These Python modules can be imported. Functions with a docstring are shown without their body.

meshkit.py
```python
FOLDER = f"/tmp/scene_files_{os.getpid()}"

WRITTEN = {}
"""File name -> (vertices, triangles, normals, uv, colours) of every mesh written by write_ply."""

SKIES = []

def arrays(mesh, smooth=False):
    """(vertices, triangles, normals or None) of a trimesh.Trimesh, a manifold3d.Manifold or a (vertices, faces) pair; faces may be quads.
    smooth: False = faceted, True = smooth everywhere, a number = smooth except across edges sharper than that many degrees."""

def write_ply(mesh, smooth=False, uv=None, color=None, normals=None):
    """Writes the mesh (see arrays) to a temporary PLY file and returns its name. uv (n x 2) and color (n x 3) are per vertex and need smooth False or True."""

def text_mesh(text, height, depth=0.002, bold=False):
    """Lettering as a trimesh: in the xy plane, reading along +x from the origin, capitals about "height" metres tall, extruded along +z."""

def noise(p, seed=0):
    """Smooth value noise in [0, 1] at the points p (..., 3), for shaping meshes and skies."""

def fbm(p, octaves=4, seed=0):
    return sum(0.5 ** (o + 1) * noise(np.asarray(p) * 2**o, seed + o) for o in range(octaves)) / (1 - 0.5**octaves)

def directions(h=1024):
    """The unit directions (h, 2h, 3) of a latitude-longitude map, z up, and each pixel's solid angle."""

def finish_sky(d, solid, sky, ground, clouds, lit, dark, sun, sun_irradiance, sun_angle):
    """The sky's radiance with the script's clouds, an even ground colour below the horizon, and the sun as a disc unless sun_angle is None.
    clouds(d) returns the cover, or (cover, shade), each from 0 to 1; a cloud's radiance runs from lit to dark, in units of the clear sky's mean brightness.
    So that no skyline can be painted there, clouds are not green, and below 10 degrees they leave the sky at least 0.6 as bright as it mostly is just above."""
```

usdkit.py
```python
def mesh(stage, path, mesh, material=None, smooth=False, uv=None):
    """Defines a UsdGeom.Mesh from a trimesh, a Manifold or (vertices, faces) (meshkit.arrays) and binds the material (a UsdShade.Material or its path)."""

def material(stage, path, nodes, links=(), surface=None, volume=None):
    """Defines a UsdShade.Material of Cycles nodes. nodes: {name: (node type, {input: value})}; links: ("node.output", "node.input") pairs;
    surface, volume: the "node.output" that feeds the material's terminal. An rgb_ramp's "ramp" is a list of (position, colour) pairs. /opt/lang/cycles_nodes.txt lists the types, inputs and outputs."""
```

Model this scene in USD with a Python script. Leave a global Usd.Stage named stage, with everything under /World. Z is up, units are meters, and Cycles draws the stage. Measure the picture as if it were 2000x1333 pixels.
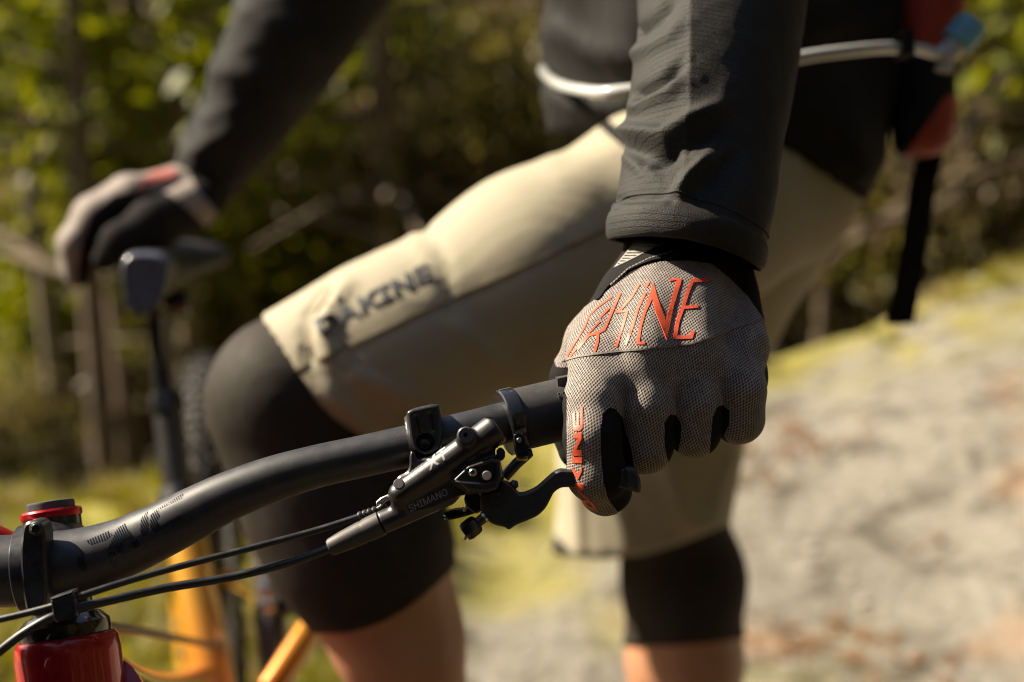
import math, random
import numpy as np, trimesh, usdkit, meshkit
from pxr import Usd, UsdGeom, UsdLux, UsdShade, Gf, Sdf, Vt
from shapely.geometry import Polygon, LineString, MultiPolygon, box as sbox
from shapely.ops import unary_union
from shapely import affinity
from scipy import sparse
from scipy.sparse.linalg import spsolve

# ------------------------------------------------------------------ camera, sky, sun, exposure
stage = Usd.Stage.CreateInMemory()
UsdGeom.Xform.Define(stage, '/World')
CAM_Z, PITCH = 1.345, math.radians(17.0)
SUN_AZ, SUN_EL = math.radians(-69.0), math.radians(36.0)      # azimuth = atan2(x, y) of the direction towards the sun
EXPOSURE = 1.55
cp, sp = math.cos(PITCH), math.sin(PITCH)
cam = UsdGeom.Camera.Define(stage, '/World/camera')
cam.AddTranslateOp().Set(Gf.Vec3d(0, 0, CAM_Z))
cam.AddRotateXOp().Set(90.0 - math.degrees(PITCH))
cam.CreateHorizontalApertureAttr(36.0); cam.CreateVerticalApertureAttr(24.0)
cam.CreateFocalLengthAttr(50.0); cam.CreateFStopAttr(4.2); cam.CreateFocusDistanceAttr(0.690)
cam.CreateExposureAttr(EXPOSURE); cam.CreateClippingRangeAttr(Gf.Vec2f(0.02, 2000))
SUN = np.array([math.sin(SUN_AZ) * math.cos(SUN_EL), math.cos(SUN_AZ) * math.cos(SUN_EL), math.sin(SUN_EL)])
sky = UsdLux.DomeLight.Define(stage, '/World/sky')
usdkit.material(stage, '/World/Looks/sky_air', {
    's': ('sky_texture', {'sky_type': 'single_scattering', 'sun_disc': False, 'sun_elevation': SUN_EL, 'sun_rotation': SUN_AZ % (2 * math.pi), 'aerosol_density': 1.5}),
    'b': ('background_shader', {'strength': 0.05})}, [('s.color', 'b.color')], surface='b.background')
UsdShade.MaterialBindingAPI.Apply(sky.GetPrim()).Bind(UsdShade.Material.Get(stage, '/World/Looks/sky_air'))
sun = UsdLux.DistantLight.Define(stage, '/World/sun')
sun.CreateIntensityAttr(1.25); sun.CreateAngleAttr(0.55); sun.CreateNormalizeAttr(True); sun.CreateColorAttr(Gf.Vec3f(1.0, 0.865, 0.67))
zaxis = SUN; xaxis = np.cross([0, 0, 1.0], zaxis); xaxis /= np.linalg.norm(xaxis); yaxis = np.cross(zaxis, xaxis)
sun.AddTransformOp().Set(Gf.Matrix4d(*xaxis, 0, *yaxis, 0, *zaxis, 0, 0, 0, 0, 1))

# ------------------------------------------------------------------ helpers: frames
K = 0.00036                                    # metres per photo pixel per metre of distance
def px(u, v, Y):
    return np.array([(u - 1000.0) * K * Y, (666.5 - v) * K * Y, Y])
def W(c):                                      # measured frame (right, up, away) -> world
    c = np.asarray(c, float)
    return np.stack([c[..., 0], c[..., 1] * sp + c[..., 2] * cp, CAM_Z + c[..., 1] * cp - c[..., 2] * sp], -1)
def Winv(w):
    w = np.asarray(w, float); d = w - [0, 0, CAM_Z]
    return np.stack([d[..., 0], d[..., 1] * sp + d[..., 2] * cp, d[..., 1] * cp - d[..., 2] * sp], -1)
def to_px(c):
    return np.stack([1000 + c[..., 0] / (K * c[..., 2]), 666.5 - c[..., 1] / (K * c[..., 2])], -1)

# ------------------------------------------------------------------ helpers: stage
taken = {}
def numbered(parent, name):
    n = taken.get((parent, name), 0); taken[(parent, name)] = n + 1
    return name if n == 0 else f'{name}_{n:03d}'
def tag(p, label=None, cat=None, group=None, kind=None):
    for k, v in (('label', label), ('category', cat), ('group', group), ('kind', kind)):
        if v: p.SetCustomDataByKey(k, v)
    return p
class P:                                       # a prim and the origin of its frame (pure translations)
    def __init__(self, prim, origin): self.prim, self.path, self.o = prim, str(prim.GetPath()), np.asarray(origin, float)
def thing(name, label, cat, loc=(0, 0, 0), group=None, kind=None):
    n = numbered('/World', name)
    x = UsdGeom.Xform.Define(stage, '/World/' + n); x.AddTranslateOp().Set(Gf.Vec3d(*map(float, loc)))
    tag(x.GetPrim(), label, cat, group, kind)
    return P(x.GetPrim(), loc)
def obj(name, mesh, mat, parent=None, smooth=35, uv=None, label=None, cam_space=False, prims=None, kind=None):
    """One Mesh prim; the mesh is given in world coordinates, or in the measured frame when cam_space."""
    if isinstance(mesh, (tuple, list)): v, f = np.asarray(mesh[0], float), np.asarray(mesh[1], int)
    else: v, f = np.asarray(mesh.vertices, float), np.asarray(mesh.faces, int)
    if f.shape[1] == 4: f = np.vstack([f[:, [0, 1, 2]], f[:, [0, 2, 3]]])
    if cam_space:
        v = W(v); f = f[:, ::-1]               # (right, up, away) is left-handed
    o = parent.o if parent else np.zeros(3)
    if uv is None and not prims:
        u_, f = np.unique(f, return_inverse=True); f = f.reshape(-1, 3); v = v[u_]
    base = parent.path if parent else '/World'
    path = base + '/' + numbered(base, name)
    m = usdkit.mesh(stage, path, (v - o, f), '/World/Looks/' + mat, smooth=smooth, uv=uv)
    if prims:
        for k, a in prims.items():
            UsdGeom.PrimvarsAPI(m).CreatePrimvar(k, Sdf.ValueTypeNames.FloatArray, 'vertex').Set(Vt.FloatArray.FromNumpy(np.asarray(a, np.float32)))
    if label or kind: tag(m.GetPrim(), label=label, kind=kind)
    return P(m.GetPrim(), o)

# ------------------------------------------------------------------ helpers: shapes
def join(*ms):
    vs, fs, n = [], [], 0
    for m in ms:
        v, f = (m if isinstance(m, (tuple, list)) else (m.vertices, m.faces))
        v, f = np.asarray(v, float), np.asarray(f, int)
        if f.shape[1] == 4: f = np.vstack([f[:, [0, 1, 2]], f[:, [0, 2, 3]]])
        vs.append(v); fs.append(f + n); n += len(v)
    return np.vstack(vs), np.vstack(fs)
def flip(m): return m[0], np.asarray(m[1])[:, ::-1]
def spline(pts, n):
    pts = np.asarray(pts, float)
    from scipy.interpolate import PchipInterpolator
    d = np.r_[0, np.cumsum(np.linalg.norm(np.diff(pts[:, :3], axis=0), axis=1))]
    return PchipInterpolator(d, pts)(np.linspace(0, d[-1], n))
def frames(p):
    t = np.gradient(p, axis=0); t /= np.linalg.norm(t, axis=1, keepdims=True)
    a = np.cross(t[0], [0, 0, 1.0] if abs(t[0][2]) < 0.9 else [1.0, 0, 0]); a /= np.linalg.norm(a)
    A = [a]
    for k in range(1, len(p)):
        a = A[-1] - t[k] * (A[-1] @ t[k]); A.append(a / np.linalg.norm(a))
    A = np.array(A); return t, A, np.cross(t, A)
def tube(pts, radii, sides=24, caps=True):
    p = np.asarray(pts, float); r = np.broadcast_to(radii, (len(p),)).astype(float)
    t, a, b = frames(p)
    ang = np.arange(sides) * 2 * np.pi / sides
    v = p[:, None] + r[:, None, None] * (np.cos(ang)[None, :, None] * a[:, None] + np.sin(ang)[None, :, None] * b[:, None])
    i, j = np.meshgrid(np.arange(len(p) - 1), np.arange(sides), indexing='ij'); j2 = (j + 1) % sides
    q = np.stack([i * sides + j, i * sides + j2, (i + 1) * sides + j2, (i + 1) * sides + j], -1).reshape(-1, 4)
    f = np.vstack([q[:, [0, 1, 2]], q[:, [0, 2, 3]]]); v = v.reshape(-1, 3)
    if caps:
        n = len(v); v = np.vstack([v, p[:1], p[-1:]]); j = np.arange(sides); j2 = (j + 1) % sides; e = (len(p) - 1) * sides
        f = np.vstack([f, np.stack([np.full(sides, n), j2, j], 1), np.stack([np.full(sides, n + 1), e + j, e + j2], 1)])
    return v, f
def lathe(c, axis, profile, sides=32):
    """profile: (distance along the axis, radius) pairs."""
    axis = np.asarray(axis, float) / np.linalg.norm(axis)
    pr = np.asarray(profile, float)
    a = np.cross(axis, [0, 0, 1.0] if abs(axis[2]) < 0.9 else [1.0, 0, 0]); a /= np.linalg.norm(a); b = np.cross(axis, a)
    ang = np.arange(sides) * 2 * np.pi / sides
    v = np.asarray(c, float) + pr[:, 0][:, None, None] * axis + pr[:, 1][:, None, None] * (np.cos(ang)[None, :, None] * a + np.sin(ang)[None, :, None] * b)
    n = len(pr); i, j = np.meshgrid(np.arange(n - 1), np.arange(sides), indexing='ij'); j2 = (j + 1) % sides
    q = np.stack([i * sides + j, i * sides + j2, (i + 1) * sides + j2, (i + 1) * sides + j], -1).reshape(-1, 4)
    f = np.vstack([q[:, [0, 1, 2]], q[:, [0, 2, 3]]]); v = v.reshape(-1, 3)
    m = len(v); v = np.vstack([v, np.asarray(c) + pr[0, 0] * axis, np.asarray(c) + pr[-1, 0] * axis]); j = np.arange(sides); j2 = (j + 1) % sides; e = (n - 1) * sides
    f = np.vstack([f, np.stack([np.full(sides, m), j2, j], 1), np.stack([np.full(sides, m + 1), e + j, e + j2], 1)])
    return v, f
def disc(c, axis, r, h, bev=0.0004, sides=32, hole=0, depth=0.002):
    """A button of radius r and height h from c along axis, with an optional six-sided socket."""
    p = [(0, r), (h - bev, r), (h, r - bev)]
    if hole: p += [(h, hole * 1.02), (h, hole), (h - depth, hole * 0.98)]
    return lathe(c, axis, p, sides)
def tri(poly):
    v, f = trimesh.creation.triangulate_polygon(poly, engine='earcut'); return np.asarray(v, float), np.asarray(f, int)
def prism(pts, Y, Y0, Y1, bev=0.0006):
    """A photo-plane outline taken at distance Y, as a solid from Y0 to Y1 with its near and far edges chamfered (measured frame)."""
    q = np.array([px(u, v, Y)[:2] for u, v in pts]); poly = Polygon(q)
    q = np.array(poly.exterior.coords)[:-1]
    if poly.exterior.is_ccw is False: q = q[::-1]
    e0 = q - np.roll(q, 1, 0); e1 = np.roll(q, -1, 0) - q
    e0 /= np.linalg.norm(e0, axis=1, keepdims=True) + 1e-12; e1 /= np.linalg.norm(e1, axis=1, keepdims=True) + 1e-12
    n = np.stack([-(e0[:, 1] + e1[:, 1]), e0[:, 0] + e1[:, 0]], 1); n /= np.linalg.norm(n, axis=1, keepdims=True) + 1e-12
    ins = q + n * bev
    N = len(q); L = [(ins, Y0), (q, Y0 + bev), (q, Y1 - bev), (ins, Y1)]
    v = np.vstack([np.c_[a, np.full(N, z)] for a, z in L]); f = []
    for k in range(3):
        for j in range(N):
            a, b, c, d = k * N + j, k * N + (j + 1) % N, (k + 1) * N + (j + 1) % N, (k + 1) * N + j
            f += [[a, d, c], [a, c, b]]
    tv, tf = tri(Polygon(ins))
    idx = np.argmin(((tv[:, None] - ins[None]) ** 2).sum(-1), 1)
    t = idx[tf]
    ar = (lambda a, b: a[:, 0] * b[:, 1] - a[:, 1] * b[:, 0])(ins[t[:, 1]] - ins[t[:, 0]], ins[t[:, 2]] - ins[t[:, 0]])
    t = np.where((ar > 0)[:, None], t, t[:, ::-1])
    f = np.vstack([np.array(f), t, t[:, ::-1] + 3 * N])
    # outward in this left-handed frame: obj() reverses the faces, so store them reversed here
    m = trimesh.Trimesh(W(v), f, process=False)
    return (v, f[:, ::-1]) if m.volume > 0 else (v, f)
def smooth_outline(pts, n=6):
    """Rounds an outline by cutting its corners twice (Chaikin)."""
    q = np.asarray(pts, float)
    for _ in range(2):
        a = 0.78 * q + 0.22 * np.roll(q, -1, 0); b = 0.22 * q + 0.78 * np.roll(q, -1, 0)
        q = np.stack([a, b], 1).reshape(-1, 2)
    return q

# ------------------------------------------------------------------ helpers: distance fields
def cone(p, a, ra, b, rb):
    ab = b - a; t = np.clip(((p - a) @ ab) / (ab @ ab + 1e-12), 0, 1)
    return np.sqrt(((p - a - t[:, None] * ab) ** 2).sum(1)) - (ra + t * (rb - ra))
def smin(a, b, k):
    h = np.clip(0.5 + 0.5 * (b - a) / k, 0, 1); return b + (a - b) * h - k * h * (1 - h)
def smax(a, b, k): return -smin(-a, -b, k)
def chain(p, pts, k=0.004):
    """pts: (u, v, Y, r in photo pixels): a limb through these joints."""
    c = [(px(u, v, Y), r * K * Y) for u, v, Y, r in pts]; d = None
    if len(c) == 1: return np.sqrt(((p - c[0][0]) ** 2).sum(1)) - c[0][1]
    for (a, ra), (b, rb) in zip(c[:-1], c[1:]):
        e = cone(p, a, ra, b, rb); d = e if d is None else smin(d, e, k)
    return d
def poly_sd(q, pts):
    """Signed distance (negative inside) of 2D points to an outline."""
    v = np.asarray(pts, float); w = np.roll(v, -1, 0); d = np.full(len(q), 1e18); s = np.zeros(len(q), bool)
    for a, b in zip(v, w):
        e = b - a; t = np.clip(((q - a) @ e) / (e @ e + 1e-12), 0, 1)
        d = np.minimum(d, ((q - a - t[:, None] * e) ** 2).sum(1))
        c = ((a[1] <= q[:, 1]) != (b[1] <= q[:, 1]))
        with np.errstate(divide='ignore', invalid='ignore'):
            xi = a[0] + (q[:, 1] - a[1]) / (b[1] - a[1]) * (b[0] - a[0])
        s ^= c & (q[:, 0] < xi)
    return np.sqrt(d) * np.where(s, -1, 1)
def line_d(q, pts):
    v = np.asarray(pts, float); d = np.full(len(q), 1e18)
    for a, b in zip(v[:-1], v[1:]):
        e = b - a; t = np.clip(((q - a) @ e) / (e @ e + 1e-12), 0, 1)
        d = np.minimum(d, ((q - a - t[:, None] * e) ** 2).sum(1))
    return np.sqrt(d)
def grad(f, p, e=2e-4):
    g = np.stack([f(p + np.eye(3)[k] * e) - f(p - np.eye(3)[k] * e) for k in range(3)], 1)
    return g / (np.linalg.norm(g, axis=1, keepdims=True) + 1e-12)
def nets(f, lo, hi, h, polish=2):
    """Surface of f = 0 by naive surface nets (measured frame; faces as obj(cam_space) wants them)."""
    lo, hi = np.asarray(lo, float), np.asarray(hi, float)
    n = (np.ceil((hi - lo) / h / 4).astype(int)) * 4                      # whole blocks of 4 x 4 x 4 samples
    nb = n // 4
    bc = [lo[k] + (np.arange(nb[k]) * 4 + 1.5) * h for k in range(3)]
    C = np.stack(np.meshgrid(*bc, indexing='ij'), -1).reshape(-1, 3)
    dc = np.concatenate([f(C[s:s + 300000]) for s in range(0, len(C), 300000)])
    near = np.abs(dc) < h * 5.5                                          # only blocks near the surface are sampled finely
    D = np.repeat(np.repeat(np.repeat(dc.reshape(nb), 4, 0), 4, 1), 4, 2)
    o = np.stack(np.meshgrid(*[np.arange(4)] * 3, indexing='ij'), -1).reshape(-1, 3)
    bi = np.argwhere(near.reshape(nb)); I3 = (bi[:, None] * 4 + o[None]).reshape(-1, 3)
    for s in range(0, len(I3), 300000):
        q = I3[s:s + 300000]; D[q[:, 0], q[:, 1], q[:, 2]] = f(lo + q * h)
    S = D < 0
    c = [slice(0, -1), slice(1, None)]
    corners = [(a, b, d) for a in (0, 1) for b in (0, 1) for d in (0, 1)]
    cnt = sum(S[c[a], c[b], c[d]].astype(int) for a, b, d in corners)
    act = (cnt > 0) & (cnt < 8)
    idx = np.full(act.shape, -1, int); cells = np.argwhere(act); idx[act] = np.arange(len(cells))
    acc = np.zeros((len(cells), 3)); num = np.zeros(len(cells))
    val = {q: D[cells[:, 0] + q[0], cells[:, 1] + q[1], cells[:, 2] + q[2]] for q in corners}
    for q in corners:
        for k in range(3):
            if q[k] == 0:
                r = list(q); r[k] = 1; r = tuple(r); a, b = val[q], val[r]
                m = (a < 0) != (b < 0); t = np.where(m, a / np.where(m, a - b, 1), 0)
                pt = np.array(q, float)[None].repeat(len(cells), 0); pt[:, k] += t
                acc[m] += pt[m]; num[m] += 1
    V = lo + (cells + acc / num[:, None]) * h
    F = []
    for k in range(3):
        i, j = [(1, 2), (2, 0), (0, 1)][k]
        sl0 = [slice(None)] * 3; sl1 = [slice(None)] * 3; sl0[k] = slice(0, -1); sl1[k] = slice(1, None)
        A, B = S[tuple(sl0)], S[tuple(sl1)]
        e = np.argwhere(A != B); e = e[(e[:, i] > 0) & (e[:, j] > 0) & (e[:, i] < n[i] - 1) & (e[:, j] < n[j] - 1)]
        def at(di, dj):
            z = e.copy(); z[:, i] -= di; z[:, j] -= dj; return idx[z[:, 0], z[:, 1], z[:, 2]]
        q = np.stack([at(1, 1), at(0, 1), at(0, 0), at(1, 0)], 1)
        inside = A[e[:, 0], e[:, 1], e[:, 2]]
        q = np.where(inside[:, None], q, q[:, ::-1]); F.append(q)
    F = np.vstack(F)
    for _ in range(polish):
        d = f(V); V = V - np.clip(d, -h, h)[:, None] * grad(f, V, h * 0.3)
    F = np.vstack([F[:, [0, 1, 2]], F[:, [0, 2, 3]]])
    return V, F
def split(v, f, g):
    """Cuts a mesh along g = 0: (part with g < 0, part with g >= 0), each (vertices, faces)."""
    v = np.asarray(v, float); g = np.where(np.abs(g) < 1e-9, 1e-9, g)
    e = np.vstack([f[:, [0, 1]], f[:, [1, 2]], f[:, [2, 0]]]); e = np.unique(np.sort(e, 1), axis=0)
    cut = e[(g[e[:, 0]] < 0) != (g[e[:, 1]] < 0)]
    t = g[cut[:, 0]] / (g[cut[:, 0]] - g[cut[:, 1]])
    nv = v[cut[:, 0]] + t[:, None] * (v[cut[:, 1]] - v[cut[:, 0]])
    key = {(int(a), int(b)): len(v) + k for k, (a, b) in enumerate(cut)}
    V = np.vstack([v, nv]); mid = lambda a, b: key[(min(a, b), max(a, b))]
    neg = g < 0; c = neg[f].sum(1)
    lo, hi = [f[c == 3]], [f[c == 0]]; l2, h2 = [], []
    for t3 in f[(c == 1) | (c == 2)]:
        one = c_is = neg[t3].sum() == 1
        k = int(np.argmax(neg[t3] == one)); a, b, d = (int(t3[k]), int(t3[(k + 1) % 3]), int(t3[(k + 2) % 3]))
        ab, ad = mid(a, b), mid(a, d)
        (l2 if one else h2).append([a, ab, ad]); (h2 if one else l2).extend([[ab, b, d], [ab, d, ad]])
    lo = np.vstack(lo + ([np.array(l2)] if l2 else [])); hi = np.vstack(hi + ([np.array(h2)] if h2 else []))
    out = []
    for F in (lo, hi):
        u, inv = np.unique(F, return_inverse=True); out.append((V[u], inv.reshape(-1, 3)))
    return out
def lscm(v, f):
    """Conformal unwrapping of an open panel, scaled to metres."""
    n = len(v); a, b, c = v[f[:, 0]], v[f[:, 1]], v[f[:, 2]]
    x = b - a; L = np.linalg.norm(x, axis=1); x /= L[:, None] + 1e-15
    nn = np.cross(x, c - a); A2 = np.linalg.norm(nn, axis=1); y = np.cross(nn / (A2[:, None] + 1e-15), x)
    p0, p1, p2 = np.zeros((len(f), 2)), np.c_[L, np.zeros(len(f))], np.c_[((c - a) * x).sum(1), ((c - a) * y).sum(1)]
    w = [p2 - p1, p0 - p2, p1 - p0]; s = 1 / np.sqrt(A2 + 1e-12)
    rows, cols, re, im = [], [], [], []
    for k in range(3):
        rows.append(np.arange(len(f))); cols.append(f[:, k]); re.append(w[k][:, 0] * s); im.append(w[k][:, 1] * s)
    rows, cols, re, im = map(np.concatenate, (rows, cols, re, im)); m = len(f)
    R = sparse.csr_matrix((re, (rows, cols)), (m, n)); I = sparse.csr_matrix((im, (rows, cols)), (m, n))
    M = sparse.vstack([sparse.hstack([R, -I]), sparse.hstack([I, R])]).tocsr()
    i0 = int(np.argmin(v[:, 1])); i1 = int(np.argmax(v[:, 1])); D = np.linalg.norm(v[i0] - v[i1])
    pin = np.array([i0, i1, i0 + n, i1 + n]); val = np.array([0, 0, 0, D])
    free = np.setdiff1d(np.arange(2 * n), pin)
    N = (M[:, free].T @ M[:, free] + 1e-10 * sparse.identity(len(free))).tocsc()
    sol = spsolve(N, -(M[:, free].T @ (M[:, pin] @ val)))
    X = np.zeros(2 * n); X[free] = sol; X[pin] = val; uv = np.stack([X[:n], X[n:]], 1)
    e3 = np.linalg.norm(v[f[:, 0]] - v[f[:, 1]], axis=1); e2 = np.linalg.norm(uv[f[:, 0]] - uv[f[:, 1]], axis=1)
    uv = uv * np.median(e3) / max(np.median(e2), 1e-9)
    # relax towards equal scale everywhere (as rigid as possible)
    pl = [p0, p1, p2]; cot = []
    for k in range(3):
        a_, b_ = pl[(k + 1) % 3] - pl[k], pl[(k + 2) % 3] - pl[k]
        cr = np.abs(a_[:, 0] * b_[:, 1] - a_[:, 1] * b_[:, 0]); cot.append(np.clip((a_ * b_).sum(1) / (cr + 1e-12), -2, 8) * 0.5)
    I_, J_, W_ = [], [], []
    for k in range(3):
        i, j = f[:, (k + 1) % 3], f[:, (k + 2) % 3]; w_ = np.maximum(cot[k], 1e-3); I_ += [i, j, i, j]; J_ += [j, i, i, j]; W_ += [-w_, -w_, w_, w_]
    Lp = sparse.csc_matrix((np.concatenate(W_), (np.concatenate(I_), np.concatenate(J_))), (n, n)) + 1e-7 * sparse.identity(n, format='csc')
    from scipy.sparse.linalg import splu
    lu = splu(Lp.tocsc())
    for _ in range(40):
        S = np.zeros((len(f), 2, 2))
        for k in range(3):
            i, j = f[:, (k + 1) % 3], f[:, (k + 2) % 3]; w_ = np.maximum(cot[k], 1e-3)
            S += w_[:, None, None] * (uv[i] - uv[j])[:, :, None] * (pl[(k + 1) % 3] - pl[(k + 2) % 3])[:, None, :]
        c_, s_ = S[:, 0, 0] + S[:, 1, 1], S[:, 1, 0] - S[:, 0, 1]; h_ = np.hypot(c_, s_) + 1e-15; c_, s_ = c_ / h_, s_ / h_
        rhs = np.zeros((n, 2))
        for k in range(3):
            i, j = f[:, (k + 1) % 3], f[:, (k + 2) % 3]; w_ = np.maximum(cot[k], 1e-3); e_ = (pl[(k + 1) % 3] - pl[(k + 2) % 3]) * w_[:, None]
            r_ = np.stack([c_ * e_[:, 0] - s_ * e_[:, 1], s_ * e_[:, 0] + c_ * e_[:, 1]], 1); np.add.at(rhs, i, r_); np.add.at(rhs, j, -r_)
        uv = lu.solve(rhs); uv -= uv.mean(0)
    return uv
def decal(poly, f, Ystart, mat, name, parent, lift=0.00025, step=5.0, label=None, facing=None):
    """Flat print: an outline on the photo's plane laid onto the surface f = 0 from the front, lifted a little and closed at its rim."""
    polys = [g for g in getattr(poly, 'geoms', [poly]) if g.area > 0.5]
    vs, fs, n = [], [], 0
    for g in polys:
        g = Polygon(np.array(g.segmentize(step).exterior.coords), [np.array(i.segmentize(step).coords) for i in g.interiors])
        tv, tf = tri(g)
        for _ in range(4):
            e = np.linalg.norm(tv[tf] - tv[np.roll(tf, -1, 1)], axis=2).max(1)
            if e.max() < step * 1.6: break
            tv, tf = trimesh.remesh.subdivide(np.c_[tv, np.zeros(len(tv))], tf); tv = tv[:, :2]
        vs.append(tv); fs.append(tf + n); n += len(tv)
    q, F = np.vstack(vs), np.vstack(fs)
    d = np.stack([(q[:, 0] - 1000) * K, (666.5 - q[:, 1]) * K, np.ones(len(q))], 1); Ln = np.linalg.norm(d, axis=1); dn = d / Ln[:, None]
    t = Ystart * Ln
    s = np.full(len(q), 1.0); act = np.arange(len(q))
    for _ in range(45):
        s[act] = f(dn[act] * t[act, None]); t[act] = t[act] + s[act] * 0.92
        act = act[(np.abs(s[act]) > 2e-5) & (t[act] < Ystart * 4)]
        if not len(act): break
    hit = np.abs(s) < 4e-4
    pnt = dn * t[:, None]; nrm = grad(f, pnt)
    ok = hit & ((nrm * -dn).sum(1) > 0.02)
    F = F[ok[F].all(1)]
    if not len(F): return None
    u, inv = np.unique(F, return_inverse=True); F = inv.reshape(-1, 3); pnt, nrm = pnt[u], nrm[u]
    a = np.cross(pnt[F[:, 1]] - pnt[F[:, 0]], pnt[F[:, 2]] - pnt[F[:, 0]])
    F = np.where(((a * nrm[F[:, 0]]).sum(1) > 0)[:, None], F, F[:, ::-1])
    e = np.vstack([F[:, [0, 1]], F[:, [1, 2]], F[:, [2, 0]]])
    from collections import Counter
    c = Counter(map(tuple, np.sort(e, 1))); rim = np.array([x for x in e if c[tuple(sorted(x))] == 1])
    N = len(pnt); top, bot = pnt + nrm * lift, pnt - nrm * lift * 0.6
    F = np.vstack([F, np.c_[rim[:, 1], rim[:, 0], rim[:, 0] + N], np.c_[rim[:, 1], rim[:, 0] + N, rim[:, 1] + N]])
    return obj(name, (np.vstack([top, bot]), F), mat, parent, smooth=30, cam_space=True, label=label)
def strokes(*lines):
    """Lines (points, width in photo pixels) as one outline."""
    return unary_union([LineString(p).buffer(w / 2, cap_style=2, join_style=2, mitre_limit=4) for p, w in lines])
def text_outline(text, size, bold=False):
    from PIL import Image, ImageDraw, ImageFont
    import glob
    font = ImageFont.truetype(glob.glob('/opt/blender-*/*/datafiles/fonts/Inter.woff2')[0], 96)
    x0, y0, x1, y1 = font.getbbox(text, anchor='ls', stroke_width=2 * bold)
    im = Image.new('L', (x1 - x0 + 8, y1 - y0 + 8)); ImageDraw.Draw(im).text((4 - x0, 4 - y0), text, 255, font, anchor='ls', stroke_width=2 * bold)
    on = np.pad(np.asarray(im) > 127, ((0, 0), (1, 1))).astype(np.int8)
    rows, st = np.nonzero(np.diff(on, axis=1) == 1); en = np.nonzero(np.diff(on, axis=1) == -1)[1]
    g = unary_union([sbox(a, -r - 1, b, -r) for a, b, r in zip(st, en, rows)]).buffer(0.6).buffer(-0.6).simplify(0.7)
    s = size / 70.0
    return affinity.affine_transform(g, [s, 0, 0, s, -4 * s, (4 - y0) * s])
def place_text(text, size, u, v, ang, wide=1.0, slant=0.0, bold=False):
    """Text on the photo's plane: baseline start (u, v), turned by ang degrees (anticlockwise as seen)."""
    g = affinity.affine_transform(text_outline(text, size, bold), [wide, slant, 0, 1, 0, 0])
    g = affinity.rotate(g, ang, origin=(0, 0)); return affinity.affine_transform(g, [1, 0, 0, -1, u, v])

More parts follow.
